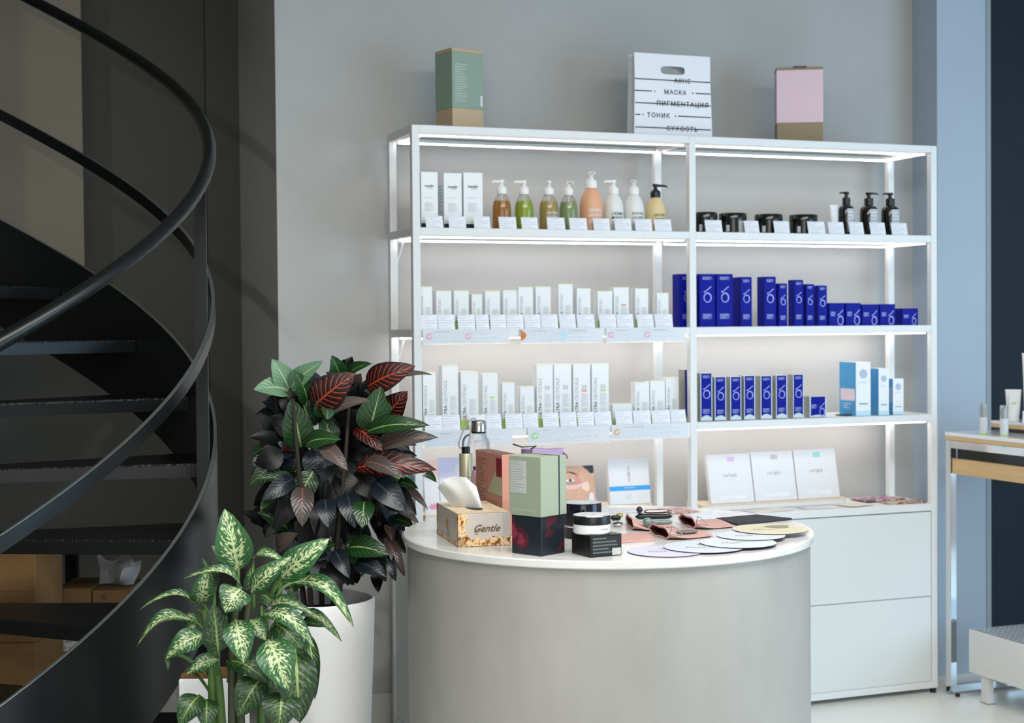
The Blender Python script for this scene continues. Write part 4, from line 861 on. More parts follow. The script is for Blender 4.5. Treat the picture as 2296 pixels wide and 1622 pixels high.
# ---- felt pouches
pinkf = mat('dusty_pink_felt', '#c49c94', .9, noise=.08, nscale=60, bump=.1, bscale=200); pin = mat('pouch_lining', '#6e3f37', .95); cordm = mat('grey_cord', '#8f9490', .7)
def pouch(M0, M1, E0, E1, label, gape=.012, cord=True):
    m0, m1, e0, e1 = [onZ(*p, H) for p in (M0, M1, E0, E1)]; c = (m0 + m1 + e0 + e1) / 4; c.z = H + .0006
    o = tag(empty('felt_pouch', c), label, 'pouch', 'pink felt pouches on the counter'); b = B(); n, L = 24, 12; rings = []; li = B(); lr = []
    for k2 in range(L + 1):
        t = k2 / L; a = m0.lerp(e0, t) - c; d = m1.lerp(e1, t) - c; a.z = d.z = 0; mid = (a + d) / 2; half = (d - a) / 2 * (.80 + .2 * min(1, t * 4)); hz = gape * (1 - min(1, t * 2.2)) ** 1.5 + .0028
        pert = .0025 * math.exp(-t * 9)
        rings.append([mid + half * math.cos(2 * math.pi * q / n) + Vector((0, 0, hz + hz * math.sin(2 * math.pi * q / n) + pert * math.sin(5 * q))) for q in range(n)])
    bv = [[b.bm.verts.new(p) for p in r] for r in rings]
    for A, C in zip(bv, bv[1:]):
        for q in range(n): b.bm.faces.new((A[q], A[(q + 1) % n], C[(q + 1) % n], C[q]))
    b.bm.faces.new(bv[-1]); part('pouch_body', b, pinkf, o, True, 70)
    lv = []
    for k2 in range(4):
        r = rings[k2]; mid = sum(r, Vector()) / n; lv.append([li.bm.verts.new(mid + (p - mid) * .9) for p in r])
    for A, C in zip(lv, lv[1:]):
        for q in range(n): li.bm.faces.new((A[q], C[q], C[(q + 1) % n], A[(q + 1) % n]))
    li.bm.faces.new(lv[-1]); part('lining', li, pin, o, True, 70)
    part('mouth_hem', B().tube([p for p in rings[0]], .0028, 6, True), pinkf, o, True)
    if cord:
        e = rings[0][1]; dr = (e - sum(rings[0], Vector()) / n).normalized()
        part('draw_cord', B().tube(smooth([e, e + dr * .012 + Vector((0, 0, .012)), e + dr * .03 + Vector((0, .01, .022)), e + dr * .045 + Vector((.01, 0, .012)), e + dr * .035 + Vector((.012, -.02, .002)), e + dr * .012 + Vector((.006, -.015, .001)), e]), .0012, 6), cordm, o, True)
    return o
pouch((1450, 1195), (1508, 1215), (1548, 1188), (1600, 1205), 'dusty pink felt pouch with open mouth, next to the round sample cards')
pouch((1518, 1172), (1566, 1191), (1606, 1166), (1648, 1184), 'dusty pink felt pouch with a looped grey cord, beside the black pouch')
pouch((1402, 1172), (1424, 1194), (1492, 1178), (1526, 1190), 'dusty pink felt pouch with crumpled mouth, under the jade roller', cord=False)
flat('felt_pouch', [(1392, 1219), (1468, 1214), (1452, 1199), (1392, 1203)], H, pinkf, 'flat pink felt pouch in clear wrap, against the black carton', 'pouch', 'pink felt pouches on the counter', th=.006)
# ---- massage tools
def tool(name, a, b2, za, zb, label): pass
def capsule(p, q, r0, r1, n=10, m=14):
    p, q = Vector(p), Vector(q); pts = []; L = (q - p).length; ts = [0, .02, .06, .12, .3, .5, .7, .88, .94, .98, 1]
    return [p.lerp(q, t) for t in ts], (lambda t: (r0 + (r1 - r0) * t) * math.sqrt(max(.02, 1 - max(0, abs(2 * t - 1) * 1.0) ** 8)))
jade = mat('jade_stone', '#6f8078', .12, noise=.2, nscale=40); stone = mat('grey_stone', '#6d6a69', .35, noise=.12, nscale=40)
def rod(parent, nm, p, q, r, m, taper=1, n=12):
    p, q = Vector(p), Vector(q); ts = [i / 16 for i in range(17)]
    prof = lambda t: r * (1 + (taper - 1) * t) * max(.12, math.sqrt(max(0, 1 - abs(2 * t - 1) ** 6)))
    return part(nm, B().tube([p.lerp(q, t) for t in ts], prof, n), m, parent, True, 60)
def at(u, v, dz, c): q = onZ(u, v, H); return Vector((q.x - c.x, q.y - c.y, dz))
c = onZ(1470, 1187, H); c.z = H + .0006; o = tag(empty('jade_roller', c), 'jade green stone face roller lying on a pink pouch', 'face roller')
rod(o, 'handle', at(1462, 1191, .022, c), at(1508, 1189, .022, c), .0075, jade, .8); part('roller_stone', B().lathe([(.004, -.012), (.011, -.009), (.0135, 0), (.011, .009), (.004, .012)], 20), jade, o, True, 60, loc=at(1452, 1191, .024, c))
part('metal_fork', B().tube([at(1462, 1189, .024, c) + Vector((.014 * math.cos(t) - .012, .016 * math.sin(t), 0)) for t in [i * .42 for i in range(16)]], .0012, 6, True), mat('dark_metal', '#4a4f4c', .2, metal=1), o, True)
c = onZ(1540, 1203, H); c.z = H + .0006; o = tag(empty('massage_stone', c), 'flat grey massage stone lying on the open pink pouch', 'massage stone'); 
b = B().lathe([(.0, .0), (.03, .001), (.036, .005), (.03, .009), (0, .0105)], 28, sx=1.0, sy=.42, cap=False); part('stone', b, stone, o, True, 60, loc=(0, 0, .007), rot=(0, 0, math.radians(8)))
c = onZ(1470, 1167, H); c.z = H + .0006; o = tag(empty('black_roller', c), 'black and rose metal massage roller with a ball tip', 'face roller')
rod(o, 'black_grip', at(1424, 1167, .0095, c), at(1508, 1166, .0095, c), .0085, plastic_b, .85); rod(o, 'metal_sleeve', at(1443, 1166, .023, c), at(1500, 1165, .023, c), .0062, mat('rose_metal', '#c9b6b0', .12, metal=1)); rod(o, 'chrome_end', at(1496, 1165, .023, c), at(1512, 1166, .02, c), .0065, chrome, .6)
part('ball_tip', B().lathe([(0.0001, -.010), (.006, -.008), (.01, 0), (.006, .008), (.0001, .010)], 20), mat('dark_ball', '#2a2226', .1), o, True, 80, loc=at(1434, 1167, .03, c)); rod(o, 'chrome_end', at(1428, 1166, .021, c), at(1444, 1166, .021, c), .007, chrome)
c = onZ(1385, 1182, H); c.z = H + .0006; o = tag(empty('steel_spoon', c), 'shiny steel scoop lying against the white jar', 'scoop'); part('bowl', B().lathe([(.001, 0), (.010, .002), (.0155, .008), (.012, .013), (.001, .016)], 22, sx=1, sy=.9), chrome, o, True, 60); rod(o, 'handle', (.0, .005, .009), (-.035, .03, .006), .003, chrome)
c = onZ(1392, 1172, H); c.z = H + .0006; o = tag(empty('gold_lip_tool', c), 'small black and gold tube lying behind the steel scoop', 'tube'); rod(o, 'black_part', at(1370, 1171, .011, c), at(1392, 1170, .011, c), .008, plastic_b); rod(o, 'gold_part', at(1382, 1169, .016, c), at(1397, 1169, .015, c), .006, mat('gold_metal', '#c9a13c', .15, metal=1))
# ---- papers at the back of the counter
pap = print_mat('sketch_paper', '#d7dadd', '#8a8e90', .4, 5, .6)
flat('leaflet', [(1352, 1152), (1452, 1150), (1440, 1141), (1362, 1140)], H, pap, 'white leaflet with grey drawings, behind the large black jar', 'leaflet', 'leaflets lying on the counter')
flat('leaflet', [(1438, 1158), (1503, 1158), (1478, 1147), (1436, 1149)], H, print_mat('plain_leaflet', '#dadde2', '#b5bac2', .4, 4, .5), 'white leaflet beside the ball-tipped roller', 'leaflet', 'leaflets lying on the counter', th=.003)
flat('leaflet', [(1449, 1144.5), (1503, 1155), (1567, 1148.5), (1520, 1139)], H, mixmat('red_leaflet_print', ['#8a4238', '#9c5a4c', '#b98078', '#c9a79e', '#8f4a40'], 34), 'brick red printed leaflet at the back of the counter', 'leaflet', 'leaflets lying on the counter', th=.002)
flat('leaflet', [(1530, 1166.5), (1618, 1166), (1606, 1151), (1560, 1154)], H, print_mat('plain_leaflet_b', '#dbe0e8', '#c3c9d4', .4, 4, .5), 'blue-white leaflet beside the looped cord', 'leaflet', 'leaflets lying on the counter', th=.003)
flat('fabric_pouch', [(1606, 1166), (1654, 1180), (1776, 1166.5), (1697, 1158)], H, mat('black_fabric', '#2a2b32', .75, noise=.15, nscale=50), 'flat black fabric pouch beside the cream sample card', 'pouch', th=.005)
# ================================================================== plants
def leaf_mesh(seed, arch=.18, fold=.22, tipw=.0, nx=10, ny=4):
    rnd = random.Random(seed); b = B(); V = []
    ph = rnd.uniform(0, 6)
    for i in range(nx + 1):
        t = i / nx; wd = (math.sin(math.pi * min(1, t * .93 + .035) ** .85)) ** .8 * (1 - .25 * t) * (1 if t < .98 else .12)
        row = []
        for j in range(-ny // 2, ny // 2 + 1):
            s = j / (ny / 2); y = .5 * wd * s
            zz = arch * math.sin(math.pi * t) - arch * .9 * t * t + fold * abs(s) * wd * .35 + .02 * math.sin(7 * t + ph) * abs(s)
            v = b.bm.verts.new((t, y, zz)); row.append((v, t, .5 + .5 * s))
        V.append(row)
    for i in range(nx):
        for j in range(ny):
            q = [V[i][j], V[i + 1][j], V[i + 1][j + 1], V[i][j + 1]]; f = b.bm.faces.new([x[0] for x in q])
            for l, x in zip(f.loops, q): l[b.uv].uv = (x[1], x[2])
    return b.mesh('leaf', True)
def leaf_mat(name, base, vein, mode, margin=None, rough=.35, vein_amt=1.0, base2=None, spec=.5, bump=.35):
    m = bpy.data.materials.new(name); m.use_nodes = True; nt = m.node_tree; P = nt.nodes['Principled BSDF']; P.inputs['Roughness'].default_value = rough; P.inputs['Specular IOR Level'].default_value = spec
    N = lambda t: nt.nodes.new(t)
    uv = N('ShaderNodeUVMap'); sp = N('ShaderNodeSeparateXYZ'); nt.links.new(uv.outputs[0], sp.inputs[0])
    def M(op, a, b=None, c=None):
        n = N('ShaderNodeMath'); n.operation = op
        for i, x in enumerate((a, b, c)):
            if x is None: continue
            if isinstance(x, (int, float)): n.inputs[i].default_value = x
            else: nt.links.new(x, n.inputs[i])
        return n.outputs[0]
    ac = M('ABSOLUTE', M('SUBTRACT', M('MULTIPLY', sp.outputs[1], 2), 1)); al = sp.outputs[0]
    s = M('SUBTRACT', al, M('MULTIPLY', ac, .28))
    oi = N('ShaderNodeObjectInfo'); seed = M('MULTIPLY', oi.outputs['Random'], 40)
    mid = M('LESS_THAN', ac, M('MULTIPLY', M('SUBTRACT', 1.15, al), .075 if mode != 'variegated' else .085))
    if mode == 'variegated':
        cv = N('ShaderNodeCombineXYZ'); nt.links.new(M('ADD', M('MULTIPLY', s, 30), seed), cv.inputs[0]); nt.links.new(M('MULTIPLY', ac, 4.2), cv.inputs[1]); nt.links.new(M('MULTIPLY', sp.outputs[1], 3), cv.inputs[2])
        n = N('ShaderNodeTexNoise'); n.inputs['Scale'].default_value = 1.0; n.inputs['Detail'].default_value = 2; nt.links.new(cv.outputs[0], n.inputs['Vector'])
        th = M('ADD', .465, M('MULTIPLY', M('POWER', ac, 2.2), .30)); st = N('ShaderNodeMapRange'); nt.links.new(n.outputs['Fac'], st.inputs[0]); nt.links.new(th, st.inputs[1]); nt.links.new(M('ADD', th, .06), st.inputs[2])
        k = M('MAXIMUM', M('MULTIPLY', st.outputs[0], vein_amt), mid)
    else:
        fr = M('ABSOLUTE', M('SUBTRACT', M('FRACT', M('MULTIPLY', s, 9)), .5)); sv = M('LESS_THAN', fr, .085 if mode == 'veined' else .03)
        sv = M('MULTIPLY', sv, M('LESS_THAN', ac, .8)); k = M('MAXIMUM', M('MULTIPLY', sv, vein_amt), mid)
    mx = N('ShaderNodeMix'); mx.data_type = 'RGBA'; mx.inputs['B'].default_value = (*srgb(vein), 1); nt.links.new(k, mx.inputs['Factor'])
    hs = N('ShaderNodeMix'); hs.data_type = 'RGBA'; hs.inputs['A'].default_value = (*srgb(base), 1); hs.inputs['B'].default_value = (*srgb(base2 or base), 1); nt.links.new(oi.outputs['Random'], hs.inputs['Factor'])
    nt.links.new(hs.outputs['Result'], mx.inputs['A']); nt.links.new(mx.outputs['Result'], P.inputs['Base Color'])
    bp = N('ShaderNodeBump'); bp.inputs['Strength'].default_value = bump; bp.inputs['Distance'].default_value = .004
    nt.links.new(M('ABSOLUTE', M('SUBTRACT', M('FRACT', M('MULTIPLY', s, 9)), .5)), bp.inputs['Height']); nt.links.new(bp.outputs[0], P.inputs['Normal'])
    MATS[name] = m; return m
DV = leaf_mat('dieffenbachia_leaf', '#204a28', '#b7c692', 'variegated', rough=.36, base2='#2b5a30'); DG = leaf_mat('dieffenbachia_dark_leaf', '#163519', '#86a25a', 'variegated', rough=.38, vein_amt=.3, base2='#1c401f')
CG = leaf_mat('croton_green', '#153518', '#86a05c', 'plain', rough=.25, vein_amt=.35, base2='#1d4220'); CD = leaf_mat('croton_dark', '#070b0a', '#171d16', 'plain', rough=.4, vein_amt=.3, base2='#0b0f0d', spec=.3, bump=.12); CRD = leaf_mat('croton_red', '#190c0d', '#a8432c', 'veined', rough=.3, base2='#2a1614')
CP = leaf_mat('croton_grey_pink', '#3d3534', '#855548', 'plain', rough=.3, vein_amt=.6, base2='#57504c'); CL = leaf_mat('croton_pale_green', '#5a8260', '#b4c6a4', 'plain', rough=.35, vein_amt=.5, base2='#6a9070'); CB = leaf_mat('croton_blue_black', '#10171c', '#3a4149', 'plain', rough=.3, spec=.4, bump=.15, vein_amt=.4, base2='#1b262e')
TPL = {}
def leaf(parent, b3, t3, wid, m, arch=.18, facing=.6, roll=0):
    key = (round(arch, 2), m.name, random.randrange(3))
    if key not in TPL:
        me = leaf_mesh(key[2] * 7 + int(arch * 100), arch); me.materials.append(m); TPL[key] = me
    x = t3 - b3; L = x.length; x = x.normalized()
    n = (CAM - b3).normalized() * facing + Vector((0, 0, 1)) * (1 - facing) + CR * roll
    n = (n - x * n.dot(x))
    n = n.normalized() if n.length > 1e-4 else x.orthogonal().normalized()
    y = n.cross(x)
    o = link('leaf', TPL[key], None, parent)
    # keep the fold/arch in proportion to the leaf length
    M_ = Matrix((x * L, y * wid, n * L)).transposed().to_4x4(); M_.translation = b3 - parent.location
    o.matrix_local = M_; return o
def pix(cx, cy, ox, oy, k): return (ox + cx / k, oy + cy / k)
# ---------- dieffenbachia in the foreground
dd = 3.75; base3 = onD(560, 1622, dd); pot_c = Vector((base3.x, base3.y, 0))
pl = tag(empty('dieffenbachia', pot_c), 'variegated green and cream dieffenbachia in front of the stair', 'plant')
potw = mat('white_pot', '#eceeee', .35); soil = mat('dark_soil', '#171310', .95, bump=.6, bscale=80)
part('pot', B().lathe([(.11, 0), (.125, .005), (.155, .50), (.158, .52), (.146, .52), (.14, .47)], 40, cap=False), potw, pl, True, 40); part('soil', B().lathe([(.0001, .47), (.141, .475)], 32, cap=False), soil, pl, True)
K = 3.23
DL = [((790, 505), (695, 88), 235, DV, .9, 0, .12), ((1105, 565), (1422, 296), 190, DV, .85, -.05, .12), ((890, 665), (1145, 425), 135, DV, .8, -.1, .15), ((805, 640), (428, 512), 92, DV, .35, -.05, .25), ((490, 800), (100, 722), 78, DV, .3, .05, .28),
      ((460, 880), (45, 985), 105, DV, .45, .0, .3), ((535, 985), (268, 1130), 155, DV, .7, -.08, .25), ((800, 650), (700, 800), 205, DV, .75, -.15, .2), ((785, 525), (612, 342), 112, DV, .8, .06, .12), ((520, 755), (555, 528), 150, DV, .8, .05, .15),
      ((645, 1095), (610, 775), 185, DG, .9, -.1, .1), ((770, 880), (832, 1165), 190, DV, .85, -.14, .2), ((985, 835), (1335, 1005), 145, DV, .55, -.08, .3), ((1185, 605), (1635, 835), 128, DV, .5, .02, .3), ((1225, 855), (1530, 972), 88, DV, .5, .05, .28),
      ((990, 800), (1325, 790), 100, DV, .45, .0, .2), ((1010, 1025), (1150, 1365), 235, DV, .85, -.12, .25), ((1200, 1085), (1235, 1615), 250, DG, .85, -.06, .25), ((1295, 985), (1350, 1435), 95, DG, .55, .03, .3), ((955, 1290), (785, 1565), 205, DG, .8, -.06, .2),
      ((715, 1175), (1000, 1295), 165, DG, .6, -.04, .2), ((640, 1160), (418, 1250), 112, DV, .65, -.06, .2), ((500, 1425), (362, 1625), 165, DG, .7, -.05, .2), ((560, 1455), (560, 1650), 150, DG, .8, -.03, .2), ((1110, 1400), (1085, 1650), 235, DG, .8, -.1, .2),
      ((895, 440), (1112, 418), 92, DV, .5, .04, .25), ((900, 640), (880, 520), 140, DV, .8, .08, .15), ((610, 640), (545, 440), 80, DG, .6, .1, .15), ((1130, 560), (1210, 740), 95, DG, .7, .06, .2), ((1190, 700), (1270, 600), 60, DG, .6, .05, .15),
      ((420, 1240), (640, 1260), 120, DG, .5, .06, .2), ((880, 880), (980, 1000), 130, DV, .8, -.05, .2), ((960, 700), (1060, 760), 140, DG, .7, .05, .2), ((700, 840), (780, 700), 130, DG, .8, .1, .15), ((1000, 1250), (1090, 1400), 170, DG, .8, .02, .2),
      ((280, 1110), (280, 1215), 45, DG, .6, -.07, .2), ((1240, 930), (1385, 900), 90, DG, .6, .08, .2), ((1050, 900), (1260, 1080), 170, DG, .7, .02, .2), ((430, 830), (470, 960), 100, DV, .7, .04, .2)]
for b_, t_, w_, m_, fc, dz, ar in DL:
    p0 = onD(*pix(*b_, 290, 1120, K), dd + dz + .03); p1 = onD(*pix(*t_, 290, 1120, K), dd + dz - .02)
    leaf(pl, p0, p1, w_ / K * dd / F * 1.3, m_, ar, fc)
stem_m = mat('green_stem', '#4b6b35', .45, noise=.15, nscale=20); bark_m = mat('brown_stem', '#2b241d', .7)
STM = [((745, 1640), (745, 1200), (760, 900), (800, 640)), ((690, 1640), (655, 1400), (630, 1180), (600, 960)), ((950, 1640), (960, 1400), (1000, 1100), (960, 800)), ((820, 1640), (800, 1350), (830, 1050), (870, 700)), ((610, 1640), (600, 1400), (590, 1100), (540, 800)), ((1050, 1640), (1100, 1450), (1060, 1200), (1090, 600))]
for q, pts in enumerate(STM):
    L = [onD(*pix(*p, 290, 1120, K), dd + .03 * ((q % 3) - 1) + .02) - pl.location for p in pts]; L[0].z = .46
    part('stem', B().tube(smooth(L, 5), lambda t: .0125 - .005 * t, 10), stem_m if q not in (0, 3) else mat('olive_stem', '#39402a', .5, noise=.2, nscale=30), pl, True)
for b_, t_, w_, m_, fc, dz, ar in DL:    # petioles
    p0 = onD(*pix(*b_, 290, 1120, K), dd + dz + .03) - pl.location
    cx = min(max(b_[0], 620), 1000); tgt = onD(*pix(cx + (b_[0] - cx) * .2, b_[1] + 150, 290, 1120, K), dd + .02) - pl.location
    part('petiole', B().tube(smooth([p0, (p0 + tgt) / 2 + Vector((0, 0, .012)), tgt], 4), .0042, 7), stem_m, pl, True)
# ---------- croton behind it
dc = 4.62; pc = onD(720, 1340, dc)
cr = tag(empty('croton', (pc.x, pc.y, 0)), 'dark croton with red-veined leaves in a tall white pot', 'plant')
Rp = 120 * dc / F; zr = pc.z
part('pot', B().lathe([(Rp * .72, 0), (Rp * .76, .006), (Rp * .9, zr * .45), (Rp * .985, zr * .88), (Rp, zr - .004), (Rp * .985, zr), (Rp * .94, zr - .003), (Rp * .92, zr - .06)], 56, cap=False), potw, cr, True, 50); part('soil', B().lathe([(.0001, zr - .055), (Rp * .925, zr - .05)], 32, cap=False), soil, cr, True)
K2 = 2.896
CLV = [((318, 285), (95, 258), 150, CL, .6, -.04), ((325, 290), (212, 82), 150, CL, .8, -.02), ((325, 262), (512, 90), 118, CL, .75, -.05), ((640, 200), (600, 62), 120, CG, .7, .05), ((700, 190), (830, 95), 90, CG, .6, .02), ((480, 378), (726, 172), 215, CRD, .85, -.14), ((825, 255), (1112, 118), 175, CRD, .8, -.1),
       ((930, 262), (1218, 150), 62, CP, .5, -.02), ((948, 455), (1068, 292), 165, CRD, .8, -.06), ((560, 442), (824, 328), 95, CP, .6, -.16), ((392, 645), (330, 345), 185, CG, .9, -.1), ((838, 545), (905, 268), 195, CG, .9, -.12), ((825, 545), (1205, 488), 112, CG, .7, -.14), ((900, 645), (1258, 568), 118, CP, .7, -.12),
       ((760, 780), (1252, 775), 165, CRD, .75, -.1), ((870, 870), (1068, 1052), 160, CB, .8, -.16), ((430, 625), (632, 585), 118, CG, .7, -.18), ((245, 590), (128, 430), 105, CD, .8, -.02), ((355, 885), (122, 838), 92, CG, .6, -.06), ((400, 905), (400, 1150), 135, CP, .9, -.14), ((545, 985), (570, 1158), 118, CB, .9, -.2),
       ((750, 1395), (938, 1475), 120, CB, .7, -.14), ((610, 1320), (702, 1485), 105, CB, .85, -.15), ((945, 1235), (1062, 1475), 78, CP, .8, -.04), ((930, 1330), (1002, 1505), 85, CB, .8, -.06), ((1040, 915), (1212, 1032), 62, CP, .5, .0), ((995, 1060), (1155, 1128), 62, CP, .5, .0), ((175, 655), (72, 692), 85, CG, .6, .02), ((310, 1185), (125, 1068), 105, CG, .7, -.05),
       ((150, 1150), (28, 1065), 90, CD, .7, .0), ((240, 1310), (352, 1208), 110, CP, .7, -.08), ((500, 1350), (490, 1525), 110, CD, .85, -.1), ((880, 1480), (892, 1578), 75, CD, .8, -.04), ((560, 1400), (640, 1600), 130, CD, .85, -.12), ((640, 520), (760, 410), 150, CD, .8, -.08), ((520, 640), (690, 780), 100, CP, .7, -.2), ((810, 740), (1055, 830), 100, CP, .7, -.18),
       ((740, 520), (915, 655), 120, CRD, .7, -.1), ((190, 700), (330, 640), 110, CRD, .6, -.04), ((870, 700), (1112, 735), 105, CB, .7, -.08), ((1010, 890), (1140, 900), 80, CG, .6, -.04), ((1190, 830), (1265, 860), 60, CG, .6, -.02), ((990, 1120), (1110, 1145), 90, CG, .7, .02), ((520, 1340), (600, 1270), 90, CG, .7, -.1), ((700, 1300), (950, 1330), 150, CG, .7, -.12),
       ((800, 1000), (790, 1160), 130, CG, .85, -.16), ((450, 420), (330, 330), 130, CD, .7, -.02), ((740, 260), (770, 180), 110, CP, .8, -.06), ((560, 465), (555, 380), 80, CL, .6, -.2), ((180, 600), (130, 640), 70, CP, .6, -.02), ((690, 950), (740, 1160), 140, CB, .85, -.12), ((960, 1150), (985, 1250), 70, CP, .7, .0)]
for b_, t_, w_, m_, fc, dz in CLV:
    p0 = onD(*pix(*b_, 540, 780, K2), dc + dz + .04); p1 = onD(*pix(*t_, 540, 780, K2), dc + dz - .03)
    leaf(cr, p0, p1, w_ / K2 * dc / F * 1.22, m_, .14, fc)
rnd = random.Random(21)
for q in range(190):
    a = rnd.uniform(0, 2 * math.pi); r = rnd.random() ** .6; cu = 600 + 380 * r * math.cos(a); cv = 820 + 580 * r * math.sin(a)
    if cu < 250 and cv < 420: continue
    ang = math.atan2(cv - 700, cu - 600) + rnd.uniform(-.5, .5); L = rnd.uniform(170, 280); dz = rnd.uniform(-.08, .2)
    p0 = onD(*pix(cu, cv, 540, 780, K2), dc + dz); p1 = onD(*pix(min(max(cu + L * math.cos(ang), 60), 1130), min(cv + L * math.sin(ang) + 40, 1540), 540, 780, K2), dc + dz - rnd.uniform(-.03, .08))
    leaf(cr, p0, p1, rnd.uniform(130, 200) / K2 * dc / F, rnd.choice([CD, CD, CD, CB, CG, CD]), .14, rnd.uniform(.4, .9), rnd.uniform(-.4, .4))
for q in range(60):
    cu, cv = rnd.uniform(380, 880), rnd.uniform(260, 900); ang = rnd.uniform(.2, 2.9); L = rnd.uniform(190, 270); dz = rnd.uniform(.02, .2)
    p0 = onD(*pix(cu, cv, 540, 780, K2), dc + dz); p1 = onD(*pix(cu + L * math.cos(ang), cv + L * math.sin(ang), 540, 780, K2), dc + dz - .03)
    leaf(cr, p0, p1, rnd.uniform(170, 230) / K2 * dc / F, rnd.choice([CD, CD, CD, CB]), .14, rnd.uniform(.7, .95), rnd.uniform(-.3, .3))
for q in range(5):
    a = q * 1.3; x, y = .05 * math.cos(a), .05 * math.sin(a)
    part('stem', B().tube([(x, y, zr - .06), (x * 1.6, y * 1.6, zr + .2), (x * 2.4, y * 2.4, zr + .45), (x * 2.8, y * 2.8, zr + .62)], lambda t: .009 - .004 * t, 8), bark_m, cr, True)
# ---------- white planters half hidden behind the dieffenbachia
a = onD(400, 1524, 4.02); wq = 72 * 4.02 / F; o = tag(empty('square_planter', (a.x, a.y, 0), math.atan2(CR.y, CR.x)), 'white square planter with a bark edge, under the stair rail', 'planter')
part('planter_body', B().box(0, wq * 2.0, 0, .10, 0, a.z, .003), potw, o); part('bark_mulch', B().box(.004, wq * 1.96, .004, .096, a.z, a.z + .012, .003), mat('bark', '#6b4a26', .9, noise=.4, nscale=60, bump=.6, bscale=90), o)
# ================================================================== vanity, bench and under-stair storage
wood = mat('pale_oak', '#c8a878', .45, noise=.10, nscale=6, stretch=(12, 1, 12)); glassw = mat('white_glass_top', '#dfe3e8', .12)
X0, X1, Y1, Y0 = 2.372, 2.86, -.03, -1.25
v = tag(empty('vanity_table', (X0, Y1, 0)), 'pale oak vanity table with chrome frame beside the navy panel', 'table')
def vb(nm, x0, x1, y0, y1, z0, z1, m, bev=.001): return part(nm, B().box(x0 - X0, x1 - X0, y0 - Y1, y1 - Y1, z0, z1, bev), m, v)
for x in (X0, X1 - .03):
    for y in (Y1 - .034, Y0): vb('leg', x, x + .03, y, y + .034, .012, 1.10, chrome)
for y in (Y1 - .034, Y0): vb('floor_rail', X0 + .03, X1 - .03, y, y + .034, .012, .042, chrome); vb('cross_rail', X0 + .03, X1 - .03, y, y + .034, 1.07, 1.10, chrome)
for x in (X0, X1 - .03): vb('side_rail', x, x + .03, Y0 + .034, Y1 - .034, 1.066, 1.10, chrome)
for x in (X0 + .015, X1 - .015):
    for y in (Y1 - .06, Y0 + .03): part('foot_pad', B().lathe([(.01, 0), (.01, .012)], 10, (x - X0, y - Y1, 0)), rubber, v)
vb('wood_top', X0 - .004, X1, Y0, Y1, 1.101, 1.117, wood); vb('glass_top', X0 - .004, X1, Y0, Y1, 1.118, 1.134, glassw)
vb('dark_recess', X0 + .03, X1 - .04, Y0 + .04, Y1 - .04, 1.0, 1.066, mat('black_gloss', '#0b1013', .15)); vb('drawer', X0 + .004, X0 + .03, Y0 + .04, Y1 - .04, .957, 1.022, wood); vb('drawer_body', X0 + .03, X1 - .04, Y0 + .04, Y1 - .04, .962, 1.0, wood)
# upper riser shelf
rs = tag(empty('display_riser', (2.56, -.09, 1.1346)), 'small raised shelf of white glass on pale oak, on the vanity', 'riser')
part('oak_board', B().box(0, .25, -.75, 0, .018, .034, .001), wood, rs); part('glass_board', B().box(0, .25, -.75, 0, .0345, .047, .001), glassw, rs); part('support', B().box(.03, .22, -.72, -.03, 0, .018), mat('dark_support', '#252b30', .5), rs)
def vial(u, vb_, z, h, r, label):
    c = onZ(u, vb_, z); o = tag(empty('serum_vial', (c.x, c.y, z + .0006)), label, 'bottle', 'serum vials on the vanity')
    part('vial_body', B().lathe([(r * .97, 0), (r, .002), (r, h * .56)], 22), mat('vial_white', '#ced4da', .3), o, True, 40); part('clear_cap', B().lathe([(r, h * .565), (r, h * .97), (r * .9, h)], 22), mat('clear_cap', '#e8efee', .05, trans=.8, alpha=.6), o, True, 40)
    part('inner_pump', B().lathe([(r * .55, h * .57), (r * .55, h * .9)], 16), silver_m, o, True, 40); part('lime_base', B().lathe([(r * 1.003, .0005), (r * 1.003, .005)], 22), lime, o, True, 40); round_patch('small_print', o, r, h * .12, h * .4, -.9, .5, smallprint)
vial(2205, 974, 1.134, .127, .0165, 'clear-capped serum vial standing nearer the wall on the vanity edge'); vial(2251.5, 977, 1.134, .125, .017, 'clear-capped serum vial with lime base, in front of the riser shelf')
def cream_tube(u, vb_, z, x, h, w, label):
    c = onX(u, vb_, x); o = tag(empty('cream_tube', (c.x, c.y, z), math.radians(-50)), label, 'tube', 'white cream tubes on the riser'); b = B(); n = 20; rings = []
    for sx, sy, zz in ((.72, .72, .018), (.78, .74, .03), (.88, .5, h * .6), (.98, .12, h * .95), (1, .05, h)): rings.append([b.bm.verts.new((w * sx * math.cos(2 * math.pi * i / n), w * sy * math.sin(2 * math.pi * i / n), zz)) for i in range(n)])
    for A, C in zip(rings, rings[1:]):
        for i in range(n): b.bm.faces.new((A[i], A[(i + 1) % n], C[(i + 1) % n], C[i]))
    b.bm.faces.new(rings[-1]); part('tube_body', b, carton_w, o, True, 60); part('cap', B().lathe([(w * .72, 0), (w * .72, .018)], 20), carton_w, o, True, 40)
    front_text(o, 'ULTRACEUTICALS', -w * .5, -w * .62, h * .55, h * .5, ink_g, True); panel('lime_mark', o, 0, w * .5, -w * .62, h * .55, h * .6, lime)
cream_tube(2272, 948, 1.1822, 2.60, .135, .034, 'white cream tube with lime mark on the riser shelf'); cream_tube(2316, 946, 1.1822, 2.64, .29, .045, 'tall white cream tube cut by the picture edge, on the riser shelf')
c = onX(2282, 948, 2.585); price_card(2268, 2300, 920, 950, 1.1822, c.y, 'clear price card standing on the vanity riser shelf', None); bpy.context.view_layer.update()
